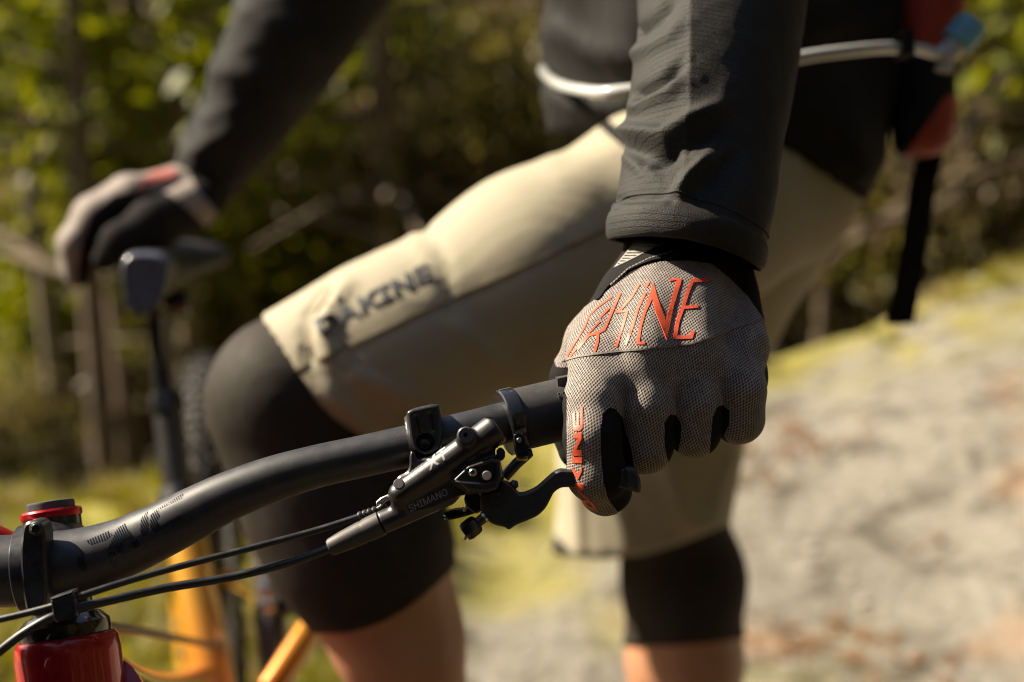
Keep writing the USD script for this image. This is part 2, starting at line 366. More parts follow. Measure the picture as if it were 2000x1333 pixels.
# ------------------------------------------------------------------ materials
def mat(name, nodes, links, surface='p.BSDF'):
    usdkit.material(stage, '/World/Looks/' + name, nodes, links, surface=surface); return name
def plain(name, col, rough=0.5, metal=0.0, vary=0.15, scale=60.0, bump=0.0, bscale=900.0, coat=0.0, sheen=0.0, spec=0.5, coat_rough=0.05, rvary=0.1, dust=0.0):
    c = np.array(col, float)
    n = {'g': ('texture_coordinate', {}), 'n': ('noise_texture', {'scale': scale, 'detail': 4.0}),
         'r': ('rgb_ramp', {'ramp': [(0.25, c * (1 - vary)), (0.75, np.minimum(c * (1 + vary), 1))]}), **({'dn': ('noise_texture', {'scale': 420.0, 'detail': 6.0, 'roughness': 0.75}), 'dm': ('map_range', {'from_min': 0.56, 'from_max': 0.74, 'to_min': 0.0, 'to_max': dust, 'clamp': True}), 'dx': ('mix', {'color2': (0.17, 0.14, 0.105)})} if dust else {}),
         'rr': ('map_range', {'from_min': 0.2, 'from_max': 0.8, 'to_min': max(rough - rvary, 0.02), 'to_max': min(rough + rvary, 1)}),
         'p': ('principled_bsdf', {'metallic': metal, 'coat_weight': coat, 'coat_roughness': coat_rough, 'sheen_weight': sheen, 'sheen_roughness': 0.5, 'specular_ior_level': spec})}
    l = [('g.object', 'n.vector'), ('n.fac', 'r.fac'), ('n.fac', 'rr.value'), ('rr.result', 'p.roughness')]
    l += [('g.object', 'dn.vector'), ('dn.fac', 'dm.value'), ('dm.result', 'dx.fac'), ('r.color', 'dx.color1'), ('dx.color', 'p.base_color')] if dust else [('r.color', 'p.base_color')]
    if bump:
        n['bn'] = ('noise_texture', {'scale': bscale, 'detail': 3.0}); n['b'] = ('bump', {'strength': 1.0, 'distance': bump})
        l += [('g.object', 'bn.vector'), ('bn.fac', 'b.height'), ('b.normal', 'p.normal')]
    return mat(name, n, l)
plain('black_anodised', (0.016, 0.016, 0.018), 0.34, 0.0, 0.2, 200, 0.00002, 2500, spec=0.6, dust=0.35)
plain('bar_black', (0.020, 0.020, 0.022), 0.42, 0.0, 0.25, 90, 0.00004, 4200, spec=0.55, dust=0.3)
plain('gloss_black', (0.012, 0.012, 0.014), 0.16, 0.0, 0.2, 120, coat=0.6, dust=0.12)
plain('bronze_grey', (0.013, 0.0115, 0.012), 0.40, 0.1, 0.2, 150, 0.00003, 3000, spec=0.7, dust=0.12)
plain('lever_black', (0.021, 0.021, 0.023), 0.46, 0.0, 0.15, 200, 0.00003, 3500, dust=0.22)
plain('rubber', (0.022, 0.022, 0.022), 0.68, 0.0, 0.25, 150, 0.00006, 2600, dust=0.35)
plain('boot_rubber', (0.036, 0.034, 0.031), 0.55, 0.0, 0.2, 150, 0.00004, 2500, dust=0.3)
plain('hose_black', (0.017, 0.017, 0.018), 0.38, 0.0, 0.2, 200, 0.00002, 3000, dust=0.25)
plain('steel', (0.55, 0.53, 0.50), 0.28, 1.0, 0.1, 300)
plain('brass', (0.50, 0.36, 0.14), 0.35, 1.0, 0.15, 300)
plain('pin_white', (0.62, 0.56, 0.48), 0.45, 0.0, 0.06, 800)
plain('socket_dark', (0.006, 0.006, 0.006), 0.6)
plain('silver_print', (0.28, 0.28, 0.28), 0.55, 0.0, 0.05, 800)
plain('grey_print', (0.26, 0.25, 0.25), 0.5, 0.0, 0.05, 800)
plain('emblem_print', (0.25, 0.235, 0.20), 0.55)
plain('dim_print', (0.10, 0.09, 0.09), 0.5, 0.0, 0.05, 800)
plain('ink_gloss', (0.004, 0.005, 0.008), 0.22, 0.0, 0.1, 800)
plain('red_anodised', (0.45, 0.012, 0.018), 0.28, 0.6, 0.15, 200)
plain('cap_grey', (0.045, 0.045, 0.047), 0.5, 0.0, 0.15, 200, 0.00003, 2500)
plain('glove_print', (0.70, 0.095, 0.040), 0.5, 0.0, 0.12, 700, 0.00008, 1800, spec=0.4)
plain('glove_print_dark', (0.02, 0.018, 0.018), 0.6)
plain('glove_black', (0.014, 0.013, 0.013), 0.82, 0.0, 0.3, 400, 0.00012, 2200, spec=0.06)
plain('piping', (0.18, 0.155, 0.14), 0.75, 0.0, 0.2, 900, 0.0001, 3000)
plain('thread', (0.03, 0.03, 0.03), 0.7)
plain('skin', (0.42, 0.20, 0.11), 0.5, 0.0, 0.12, 25, 0.0002, 300)
plain('hair', (0.03, 0.02, 0.012), 0.6)
plain('knee_black', (0.030, 0.025, 0.020), 0.7, 0.0, 0.2, 60, 0.0002, 700, spec=0.12)
plain('shirt_black', (0.014, 0.0132, 0.0122), 0.75, 0.0, 0.3, 40, 0.0003, 400, spec=0.12)
plain('shorts_tan', (0.315, 0.284, 0.205), 0.8, 0.0, 0.07, 30, 0.0003, 350, sheen=0.1, spec=0.25)
plain('shorts_seam', (0.21, 0.17, 0.10), 0.8)
plain('shorts_print', (0.035, 0.04, 0.045), 0.7)
plain('pack_red', (0.26, 0.024, 0.008), 0.6, 0.0, 0.3, 40, 0.0005, 250)
plain('pack_black', (0.014, 0.014, 0.015), 0.7, 0.0, 0.2, 60, spec=0.06)
plain('hose_clear', (0.46, 0.47, 0.46), 0.18, 0.0, 0.05, 60, coat=0.5)
plain('valve_blue', (0.16, 0.42, 0.55), 0.3, 0.0, 0.08, 60)
plain('saddle_black', (0.014, 0.0145, 0.016), 0.5, 0.0, 0.2, 80, 0.00006, 900, spec=0.25)
plain('saddle_grey', (0.075, 0.080, 0.10), 0.20, 0.0, 0.15, 80, 0.00004, 900, coat=0.5)
plain('tyre', (0.028, 0.024, 0.020), 0.85, 0.0, 0.4, 40, 0.0004, 300)
plain('rim_dark', (0.04, 0.04, 0.042), 0.4)
plain('shoe', (0.03, 0.03, 0.032), 0.6)
def paint():
    # candy red at the head tube, fading to amber at the seat tube (a fade that is in the bicycle's paint)
    mat('fade_paint', {'g': ('geometry', {}), 's': ('separate_xyz', {}), 'm': ('map_range', {'from_min': 1.02, 'from_max': 1.27, 'to_min': 0.0, 'to_max': 1.0, 'clamp': True}),
        'r': ('rgb_ramp', {'ramp': [(0.0, (0.42, 0.005, 0.016)), (0.4, (0.42, 0.02, 0.010)), (0.75, (0.55, 0.19, 0.006)), (1.0, (0.52, 0.245, 0.005))]}),
        'n': ('noise_texture', {'scale': 1500.0}), 'b': ('bump', {'strength': 0.4, 'distance': 0.00002}),
        'p': ('principled_bsdf', {'metallic': 0.35, 'roughness': 0.3, 'coat_weight': 1.0, 'coat_roughness': 0.03})},
        [('g.position', 's.vector'), ('s.y', 'm.value'), ('m.result', 'r.fac'), ('r.color', 'p.base_color'), ('g.position', 'n.vector'), ('n.fac', 'b.height'), ('b.normal', 'p.normal')])
paint()
def weave():
    # open knit: staggered holes on the panel's own unwrapping (metres)
    mat('glove_mesh', {'u': ('uvmap', {'attribute': 'st'}), 'mp': ('mapping', {'scale': (1414.2 / 1.6, 1414.2 / 2.5, 1.0)}), 'rot': ('vector_rotate', {'angle': 0.7854}),
        'v': ('voronoi_texture', {'dimensions': '2D', 'feature': 'f1', 'scale': 1.0, 'randomness': 0.10}),
        'h': ('map_range', {'from_min': 0.24, 'from_max': 0.46, 'to_min': 0.0, 'to_max': 1.0, 'clamp': True}),
        'n': ('noise_texture', {'scale': 260.0, 'detail': 3.0}), 'n2': ('noise_texture', {'scale': 30.0, 'detail': 2.0}), 'g': ('texture_coordinate', {}),
        'yarn': ('rgb_ramp', {'ramp': [(0.3, (0.265, 0.224, 0.20)), (0.7, (0.375, 0.322, 0.29))]}),
        'mx': ('mix', {'color1': (0.045, 0.038, 0.034)}),
        'ad': ('math', {'math_type': 'multiply_add', 'value2': 0.25}),
        'b': ('bump', {'strength': 1.0, 'distance': 0.00055}),
        'p': ('principled_bsdf', {'roughness': 0.7, 'specular_ior_level': 0.35, 'sheen_weight': 0.12})},
        [('u.UV', 'mp.vector'), ('mp.vector', 'rot.vector'), ('rot.vector', 'v.vector'), ('v.distance', 'h.value'), ('g.object', 'n.vector'), ('n.fac', 'yarn.fac'),
         ('h.result', 'mx.fac'), ('yarn.color', 'mx.color2'), ('mx.color', 'p.base_color'), ('n.fac', 'ad.value1'), ('h.result', 'ad.value3'), ('ad.value', 'b.height'), ('b.normal', 'p.normal')])
weave()
def sleeve_mat():
    # fine ripstop knit: thin raised courses around the arm, crossed by fainter ones; st = (around, along) in metres
    mat('sleeve_knit', {'u': ('uvmap', {'attribute': 'st'}), 'sx': ('separate_xyz', {}),
        'fy': ('math', {'math_type': 'multiply', 'value2': 1 / 0.0031}), 'fr': ('math', {'math_type': 'fraction'}), 'l': ('map_range', {'from_min': 0.0, 'from_max': 0.24, 'to_min': 1.0, 'to_max': 0.0, 'clamp': True}),
        'fx': ('math', {'math_type': 'multiply', 'value2': 1 / 0.0036}), 'frx': ('math', {'math_type': 'fraction'}), 'lx': ('map_range', {'from_min': 0.0, 'from_max': 0.2, 'to_min': 0.2, 'to_max': 0.0, 'clamp': True}),
        'mxl': ('math', {'math_type': 'maximum'}),
        'n': ('noise_texture', {'scale': 1500.0, 'detail': 2.0}), 'n2': ('noise_texture', {'scale': 25.0, 'detail': 3.0}),
        'r': ('rgb_ramp', {'ramp': [(0.3, (0.011, 0.0106, 0.0099)), (0.7, (0.031, 0.030, 0.027))]}),
        'ad': ('math', {'math_type': 'multiply_add', 'value2': 2.6}), 'b': ('bump', {'strength': 1.0, 'distance': 0.00021}),
        'p': ('principled_bsdf', {'roughness': 0.66, 'specular_ior_level': 0.22, 'sheen_weight': 0.04, 'sheen_roughness': 0.3})},
        [('u.UV', 'sx.vector'), ('sx.y', 'fy.value1'), ('fy.value', 'fr.value1'), ('fr.value', 'l.value'), ('sx.x', 'fx.value1'), ('fx.value', 'frx.value1'), ('frx.value', 'lx.value'), ('l.result', 'mxl.value1'), ('lx.result', 'mxl.value2'),
         ('u.UV', 'n.vector'), ('u.UV', 'n2.vector'), ('n.fac', 'r.fac'), ('r.color', 'p.base_color'), ('n.fac', 'ad.value1'), ('mxl.value', 'ad.value3'), ('ad.value', 'b.height'), ('b.normal', 'p.normal')])
sleeve_mat()
def ground_mat():
    mat('ground_cover', {'g': ('geometry', {}), 'am': ('attribute', {'attribute': 'moss'}), 'af': ('attribute', {'attribute': 'forest'}),
        'n1': ('noise_texture', {'scale': 8.5, 'detail': 6.0, 'roughness': 0.66, 'distortion': 0.6}), 'n2': ('noise_texture', {'scale': 34.0, 'detail': 5.0, 'roughness': 0.6}), 'n3': ('noise_texture', {'scale': 2.3, 'detail': 4.0}),
        'rock': ('rgb_ramp', {'ramp': [(0.32, (0.035, 0.031, 0.024)), (0.43, (0.120, 0.108, 0.086)), (0.55, (0.225, 0.207, 0.174)), (0.68, (0.125, 0.118, 0.080))]}),
        'sp': ('rgb_ramp', {'ramp': [(0.35, (0.68, 0.66, 0.62)), (0.6, (1.0, 1.0, 1.0))]}), 'rm': ('mix', {'mix_type': 'multiply', 'fac': 0.8}),
        'lf': ('map_range', {'from_min': 0.58, 'from_max': 0.68, 'to_min': 0.0, 'to_max': 0.55, 'clamp': True}), 'leaf': ('rgb_ramp', {'ramp': [(0.3, (0.16, 0.075, 0.025)), (0.7, (0.33, 0.17, 0.06))]}), 'm1': ('mix', {}),
        'mossc': ('rgb_ramp', {'ramp': [(0.3, (0.12, 0.112, 0.014)), (0.7, (0.27, 0.24, 0.035))]}), 'm2': ('mix', {}),
        'for': ('rgb_ramp', {'ramp': [(0.3, (0.035, 0.027, 0.013)), (0.55, (0.065, 0.048, 0.022)), (0.75, (0.045, 0.045, 0.012))]}), 'm3': ('mix', {}),
        'b': ('bump', {'strength': 1.0, 'distance': 0.012}), 'p': ('principled_bsdf', {'roughness': 0.85, 'specular_ior_level': 0.3})},
        [('g.position', 'n1.vector'), ('g.position', 'n2.vector'), ('g.position', 'n3.vector'), ('n1.fac', 'rock.fac'), ('n2.fac', 'sp.fac'), ('rock.color', 'rm.color1'), ('sp.color', 'rm.color2'),
         ('n3.fac', 'lf.value'), ('lf.result', 'm1.fac'), ('n2.fac', 'leaf.fac'), ('rm.color', 'm1.color1'), ('leaf.color', 'm1.color2'),
         ('n2.fac', 'mossc.fac'), ('am.fac', 'm2.fac'), ('m1.color', 'm2.color1'), ('mossc.color', 'm2.color2'),
         ('n1.fac', 'for.fac'), ('af.fac', 'm3.fac'), ('m2.color', 'm3.color1'), ('for.color', 'm3.color2'), ('m3.color', 'p.base_color'), ('n2.fac', 'b.height'), ('b.normal', 'p.normal')])
ground_mat()
def leaf(name, a, b, trans=0.45, rough=0.5):
    a, b = np.array(a), np.array(b)
    mat(name, {'o': ('geometry', {}), 'r': ('rgb_ramp', {'ramp': [(0.0, a), (1.0, b)]}), 'h': ('hsv', {'value': 1.25, 'saturation': 1.05}), 'p': ('principled_bsdf', {'roughness': rough, 'specular_ior_level': 0.35}), 't': ('translucent_bsdf', {}), 'm': ('mix_closure', {'fac': trans})},
        [('o.random_per_island', 'r.fac'), ('r.color', 'p.base_color'), ('r.color', 'h.color'), ('h.color', 't.color'), ('p.BSDF', 'm.closure1'), ('t.BSDF', 'm.closure2')], surface='m.closure')
leaf('leaf_olive', (0.135, 0.116, 0.030), (0.26, 0.220, 0.056), 0.58)
leaf('leaf_lime', (0.16, 0.17, 0.010), (0.36, 0.335, 0.022), 0.55)
leaf('leaf_dark', (0.115, 0.098, 0.034), (0.22, 0.185, 0.058), 0.58)
leaf('leaf_brown', (0.17, 0.13, 0.065), (0.34, 0.26, 0.13), 0.5)
leaf('leaf_fallen', (0.22, 0.12, 0.055), (0.38, 0.23, 0.115), 0.25)
leaf('grass_blade', (0.22, 0.20, 0.012), (0.44, 0.38, 0.03), 0.45, 0.5)
leaf('dry_grass', (0.28, 0.22, 0.09), (0.42, 0.34, 0.15), 0.3, 0.6)
plain('bark', (0.13, 0.097, 0.060), 0.9, 0.0, 0.5, 9, 0.01, 25)
plain('bark_pale', (0.26, 0.22, 0.165), 0.85, 0.0, 0.4, 12, 0.006, 30)
plain('bark_dark', (0.040, 0.030, 0.020), 0.9, 0.0, 0.5, 9, 0.01, 25)
plain('boulder_rock', (0.27, 0.24, 0.20), 0.85, 0.0, 0.4, 12, 0.006, 60)

# ------------------------------------------------------------------ the ground: a granite outcrop that falls away into a forest
def sstep(a, b, x): t = np.clip((x - a) / (b - a), 0, 1); return t * t * (3 - 2 * t)
def ridge_y(x): return 3.55 + 0.42 * np.clip(x, -2.0, 3.0) + 0.35 * (meshkit.noise(np.stack([x * 1.3, 0 * x + 7.3, 0 * x], -1), 3) - 0.5)
def terrain(x, y):
    x, y = np.asarray(x, float), np.asarray(y, float)
    q = np.stack([x, y, 0 * x], -1)
    plateau = 0.27 * sstep(-0.3, 2.2, x) - 0.06 + 0.13 * sstep(0.75, 1.8, x)
    plateau = plateau + 0.16 * (meshkit.fbm(q * 0.9, 4, 5) - 0.5) + 0.09 * (meshkit.fbm(q * np.array([1.6, 3.6, 1]) + 0.6 * x[..., None], 3, 9) - 0.5)
    over = np.clip(y - ridge_y(x), 0, None)
    fall = -0.75 * over * sstep(0, 0.5, over)
    deep = np.maximum(plateau + fall, -2.6 + 0.10 * np.clip(y - 9, 0, 200) + 1.2 * (meshkit.fbm(q * 0.16, 3, 2) - 0.5))
    return np.where(over > 0, deep, plateau)
def build_ground():
    s = np.linspace(-1, 1, 330); xs = 2.6 * s + 90 * np.sign(s) * np.abs(s) ** 5
    t = np.linspace(0, 1, 330); ys = -4 + 10.5 * t + 130 * t ** 6
    X, Y = np.meshgrid(xs, ys, indexing='ij'); Z = terrain(X, Y)
    n, m = X.shape; i, j = np.meshgrid(np.arange(n - 1), np.arange(m - 1), indexing='ij')
    q = np.stack([i * m + j, (i + 1) * m + j, (i + 1) * m + j + 1, i * m + j + 1], -1).reshape(-1, 4)
    x, y = X.ravel(), Y.ravel(); over = y - ridge_y(x)
    nz = meshkit.fbm(np.stack([x * 2.2, y * 2.2, 0 * x], -1), 4, 21)
    moss = sstep(-0.75, -0.15, over + 1.5 * (nz - 0.5)) * sstep(0.5, 0.1, over) 
    moss = moss * np.where(x > 0.4, sstep(0.34, 0.52, meshkit.fbm(np.stack([x * 5, y * 7, 0 * x], -1), 3, 61)) * 0.85, 1.0)
    moss = np.maximum(moss, sstep(0.55, 0.72, nz) * 0.7 * sstep(0.75, -0.1, x - 0.1))
    moss = np.maximum(moss, sstep(-0.25, -0.7, x + 0.5 * (nz - .5)) * sstep(1.2, 2.0, y) * sstep(0.8, 0.0, over))
    forest = np.maximum(sstep(0.5, 1.6, over), sstep(1.45, 0.9, y + 0.5 * (nz - 0.5)))      # forest floor: beyond the crest, and in front of the rock
    moss = moss * (1 - 0.8 * sstep(1.45, 0.9, y))
    return obj('ground', (np.stack([x, y, Z.ravel()], 1), q), 'ground_cover', None, smooth=True, prims={'moss': moss, 'forest': forest})
tag(build_ground().prim, kind='structure')
def on(x, y, dz=0.0): return np.array([x, y, float(terrain(x, y)) + dz])
def at_px(u, v):
    """Point of the terrain seen at a photo pixel."""
    d = W(px(u, v, 1.0)) - [0, 0, CAM_Z]; t = 0.6
    for _ in range(600):
        p = np.array([0, 0, CAM_Z]) + d * t
        if p[2] < terrain(p[0], p[1]): break
        t += 0.02
    return p

# ------------------------------------------------------------------ the bicycle
SB = 0.690                                                    # distance of the handlebar at the stem
bike = thing('mountain_bike', 'mountain bike with black handlebar, red head tube and amber seat tube, held by the person', 'bicycle', W(px(130, 1290, 0.72)))
def ybar(u): return 0.688 + 0.012 * np.clip(u / 1000.0, -0.3, 1) + 0.060 * np.clip((u - 900) / 1000.0, 0, 1)
def Bx(u, v, rpx):
    Y = ybar(u); return np.r_[px(u, v, Y), rpx * K * Y]
BAR = [(-420, 1085, 70), (-250, 1112, 70), (0, 1116, 70), (110, 1106, 68), (180, 1090, 62.5), (250, 1066, 58), (310, 1038, 55), (360, 1013, 53), (450, 968, 48), (540, 934, 45), (620, 911, 42), (720, 889, 41), (800, 871, 41), (900, 848, 41), (1000, 823, 41), (1250, 765, 41), (1478, 715, 41)]
bar = spline([Bx(*b) for b in BAR], 180)
handlebar = obj('handlebar', tube(bar[:, :3], bar[:, 3], 64), 'bar_black', bike, smooth=50, cam_space=True)
def bar_at(u):
    k = np.argmin(abs(to_px(bar[:, :3])[:, 0] - u)); t = bar[min(k + 1, len(bar) - 1), :3] - bar[k - 1, :3]; return bar[k, :3], t / np.linalg.norm(t), bar[k, 3]
bseg = bar[::2]
def bar_sdf(p):
    d = np.full(len(p), 1e9)
    for a, b in zip(bseg[:-1], bseg[1:]): d = np.minimum(d, cone(p, a[:3], a[3], b[:3], b[3]))
    return d
# hatched lettering printed on the bend of the bar
def hatch(region, du, dv, gap, width):
    g = Polygon(region); L = []
    for k in range(-60, 61):
        x, y = 200 + k * gap, 1040
        L.append(LineString([(x - du * 40, y - dv * 40), (x + du * 40, y + dv * 40)]).buffer(width / 2, cap_style=2))
    return unary_union(L).intersection(g)
def zz(*p): return [(140 + a / 6.06, 940 + b / 6.06) for a, b in p]
hp = unary_union([hatch(zz((160, 710), (440, 590), (480, 640), (395, 700), (220, 755)), 1.0, 3.2, 5.6, 2.8),
    hatch(zz((60, 900), (130, 840), (185, 1040), (150, 1090), (80, 1030)), 1, 1.9, 5.6, 3.1),
    hatch(zz((415, 820), (540, 560), (630, 500), (735, 670), (640, 700), (590, 800), (640, 860), (600, 880), (520, 800)), 1, 2.3, 5.0, 2.6),
    hatch(zz((420, 850), (510, 830), (545, 1020), (470, 1000)), 1, 1.8, 5.2, 2.8),
    hatch(zz((690, 720), (770, 690), (810, 750), (760, 800)), 1, 1.7, 5.2, 2.8),
    hatch(zz((810, 600), (820, 430), (900, 360), (905, 520), (880, 640), (830, 660)), 1, 2.2, 4.8, 2.6),
    hatch(zz((925, 560), (935, 400), (1010, 330), (1330, 140), (1310, 200), (1030, 340), (1040, 420), (1010, 460), (1060, 560), (1000, 620)), 1, 2.2, 5.0, 2.7),
    hatch(zz((1040, 540), (1290, 395), (1300, 450), (1060, 580)), 1, 2.2, 5.4, 2.4)])
decal(hp, bar_sdf, 0.5, 'ink_gloss', 'printed_lettering', bike, lift=0.00012, step=4)
# grip with its lock-on ring
c0, t0, r0 = bar_at(1004)
gpts = np.array([bar_at(u)[0] for u in np.linspace(996, 1480, 40)])
GR = 61 * K * ybar(1050)
rr = np.full(40, GR); rr[0] = GR * 0.985; rr[-1] = GR * 0.9
grip = obj('grip', tube(gpts, rr, 64), 'rubber', bike, smooth=50, cam_space=True)
def grip_sdf(p): return cone(p, gpts[0], GR, gpts[-1], GR)
decal(place_text('PRO', 11, 1089, 779, 12.5), grip_sdf, 0.5, 'dim_print', 'printed_lettering', bike, lift=0.0001, step=3)
tabc, tabt, _ = bar_at(1098)
m = trimesh.creation.box([0.009, 0.006, 0.005]); 
rc, rt, _ = bar_at(1003)
ring = lathe(rc - rt * 0.0038, rt, [(0, GR * 0.78), (0, GR * 1.02), (0.0006, GR * 1.065), (0.0018, GR * 1.08), (0.006, GR * 1.08), (0.0072, GR * 1.06), (0.0076, GR * 1.02), (0.0076, GR * 0.95)], 72)
obj('grip_ring', ring, 'gloss_black', bike, smooth=30, cam_space=True)
bolt_c = px(1014, 862, ybar(1003) - 0.0155)
lug = prism(smooth_outline([(1000, 846), (1022, 842), (1032, 884), (1030, 893), (1010, 896), (1006, 884)]), ybar(1003) - 0.013, ybar(1003) - 0.0165, ybar(1003) + 0.004, 0.0008)
obj('ring_lug', lug, 'gloss_black', bike, cam_space=True)
obj('ring_screw', disc(px(1014, 860, ybar(1003) - 0.0164), [0, 0.1, -1], 0.0012, 0.0008, 0.0002, 16), 'steel', bike, cam_space=True)
obj('ring_bolt', disc(px(1019, 884, ybar(1003) - 0.010), [0.05, -1, -0.2], 0.0027, 0.0042, 0.0006, 20, 0.0014), 'brass', bike, cam_space=True)
ph = prism([(1086, 738), (1112, 733), (1112, 752), (1088, 757)], ybar(1098) - 0.004, ybar(1098) - 0.010, ybar(1098) + 0.008, 0.0006)
obj('grip_tab', ph, 'boot_rubber', bike, cam_space=True)

# brake lever: body (field), clamp, lever blade, screws
YB = 0.672                                                    # distance of the lever body's axis
def z2(x, y): return (620 + x / 3.077, 720 + y / 3.077)
def z3(x, y): return (740 + x / 5.796, 770 + y / 5.796)
def z4(x, y): return (840 + x / 5.796, 840 + y / 5.796)
RB = K * YB
def pp(u, v, dY=0.0): return px(u, v, YB + dY)
def brake_sdf(p):
    q = to_px(p); y = p[:, 2] - YB
    up = cone(p, pp(783, 966), 25 * RB, pp(966, 840), 31 * RB)
    cut = ((q - [952, 0])[:, 0] * 0.83 + (q[:, 1] - 838) * -0.56 - 20) * RB      # the cylinder's flat end
    up = smax(up, cut, 0.0012)
    cut2 = (-(q[:, 0] - 770) * 0.83 - (q[:, 1] - 980) * -0.56 - 14) * RB
    up = smax(up, cut2, 0.0025)
    low = cone(p, pp(735, 1026, 0.003), 23 * RB, pp(872, 966, 0.003), 23 * RB)
    low = smax(low, (-(q[:, 0] - 744) * 0.91 + (q[:, 1] - 1022) * 0.41) * RB, 0.0008)
    web = np.maximum(poly_sd(q, [(790, 970), (950, 850), (975, 905), (985, 935), (960, 962), (900, 968), (850, 990), (800, 1000)]) * RB, np.abs(y - 0.003) - 0.0062)
    flange = smax(poly_sd(q, [z4(250, 570), z4(430, 400), z4(700, 310), z4(800, 330), z4(820, 520), z4(770, 680), z4(650, 720), z4(430, 700)]) * RB + 0.0012, np.abs(y + 0.0015) - 0.0085, 0.0018) - 0.0008
    ear = np.maximum(poly_sd(q, smooth_outline([z4(740, 250), z4(790, 190), z4(850, 230), z4(850, 320), z4(800, 360)])) * RB, np.abs(y) - 0.006)
    d = smin(smin(up, low, 0.004), web, 0.003); d = smin(d, flange, 0.0022); d = smin(d, ear, 0.001)
    pocket = np.maximum(poly_sd(q, smooth_outline([z4(225, 572), z4(420, 440), z4(560, 410), z4(740, 345), z4(745, 470), z4(700, 600), z4(520, 600)])) * RB, np.abs(y + 0.0135) - 0.0045)
    d = smax(d, -pocket, 0.0008)
    saddle_up = cone(p, pp(911, 858, -0.004), 18 * RB, pp(911, 850, -0.0095), 16.5 * RB)
    return smin(d, saddle_up, 0.0016)
bl, bh = px(715, 1060, YB) - [0, 0, 0.016], px(1000, 815, YB) + [0, 0, 0.016]
bv, bf = nets(brake_sdf, np.minimum(bl, bh), np.maximum(bl, bh), 0.00062)
lever = obj('brake_lever', (bv, bf), 'bronze_grey', bike, smooth=40, cam_space=True)
ax_c = (pp(966, 840) - pp(783, 966)); ax_c /= np.linalg.norm(ax_c)
obj('end_cap', lathe(pp(960.5, 843.5), ax_c, [(0, 30.5 * RB), (0.0009, 30.5 * RB), (0.0013, 29 * RB), (0.0013, 24 * RB), (0.0006, 23 * RB)], 48), 'black_anodised', lever, cam_space=True)
fz = np.array([-0.04, 0.10, -1.0])
obj('bleed_screw', disc(pp(910, 850, -0.0155), fz, 15.5 * RB, 0.0022, 0.0005, 40, 0.0011), 'cap_grey', lever, cam_space=True)
obj('bleed_seal', disc(pp(911, 852, -0.0135), fz, 18 * RB, 0.0015, 0.0004, 40), 'rubber', lever, cam_space=True)
obj('plug', disc(pp(780, 947, -0.0066), [-0.15, 0.45, -1.0], 11 * RB, 0.0016, 0.0004, 28), 'cap_grey', lever, cam_space=True)
obj('pivot_ring', disc(pp(*z4(640, 515), -0.0090), [0, 0, -1], 13.2 * RB, 0.0012, 0.0003, 36), 'socket_dark', lever, cam_space=True)
obj('pivot_pin', disc(pp(*z4(641, 513), -0.0098), [0, 0, -1], 9.0 * RB, 0.0014, 0.0003, 36), 'pin_white', lever, cam_space=True)
obj('stroke_screw_seat', disc(pp(*z4(498, 478), -0.0088), [-0.1, 0.1, -1], 10.5 * RB, 0.0012, 0.0002, 28), 'socket_dark', lever, cam_space=True)
obj('stroke_screw', disc(pp(*z4(488, 482), -0.0096), [-0.1, 0.1, -1], 7.5 * RB, 0.0016, 0.0005, 20, 0.0008, 0.001), 'steel', lever, cam_space=True)
up_f = brake_sdf
decal(place_text('XT', 21, 838, 920, 35.5, 1.22, 0.28, True), up_f, 0.5, 'silver_print', 'printed_lettering', lever, lift=0.0001, step=2.5)
decal(place_text('DEORE', 8.0, 800, 933, 35, 1.0, 0.2), up_f, 0.5, 'dim_print', 'printed_lettering', lever, lift=0.0001, step=2.5)
decal(place_text('FREE STROKE', 6.0, 916, 904, 30, 0.95, 0.15), up_f, 0.5, 'grey_print', 'printed_lettering', lever, lift=0.0001, step=2.5)
decal(place_text('SHIMANO', 13.5, 800, 1001, 24.5, 0.92, 0.1), up_f, 0.5, 'grey_print', 'printed_lettering', lever, lift=0.0001, step=2.5)
# hose boot
hb0, hb1 = pp(644, 1070, 0.003), pp(746, 1022, 0.003); hd = (hb1 - hb0); hl = np.linalg.norm(hd); hd /= hl
obj('hose_boot', lathe(hb0, hd, [(-0.0003, 10 * RB), (-0.0003, 15 * RB), (0.0008, 18 * RB), (hl * 0.25, 20.5 * RB), (hl * 0.62, 23.0 * RB), (hl * 0.66, 22.0 * RB), (hl * 0.72, 24.0 * RB), (hl * 0.985, 24.4 * RB), (hl * 0.99, 22 * RB)], 48), 'boot_rubber', lever, cam_space=True)
# clamp round the bar
cc, ct, cr = bar_at(834)
YC = ybar(834) - 0.0125
def clamp_sdf(p):
    q = to_px(p); a = (p - cc) @ ct; rad = np.linalg.norm(p - cc - a[:, None] * ct, axis=1)
    band = np.maximum(np.abs(a) - 0.0072, rad - cr - 0.0040)
    o = smooth_outline([(793, 800), (856, 786), (862, 800), (866, 862), (858, 884), (836, 892), (812, 884), (800, 862), (795, 820)])
    sh = smax(poly_sd(q, o) * K * YC + 0.0012, np.abs(p[:, 2] - YC - 0.0045) - 0.0080, 0.0022) - 0.0010
    # rounded over the top of the bar
    d = smin(band, sh, 0.002); d = np.maximum(d, -(rad - cr - 0.0002))
    for u0, v0, u1, v1 in ((811, 816, 818, 846), (839, 810, 844, 839)):
        d = smax(d, -cone(p, px(u0, v0, YC - 0.0046), 5.5 * K * YC, px(u1, v1, YC - 0.0046), 5.0 * K * YC), 0.0008)
    hole = np.maximum(np.linalg.norm((q - [831, 864]) * K * YC, axis=1) - 18.0 * K * YC, np.abs(p[:, 2] - YC + 0.006) - 0.0065)
    return smax(d, -hole, 0.0008)
lo = px(775, 915, YC) - [0, 0, 0.02]; hi = px(885, 760, YC) + [0, 0, 0.045]
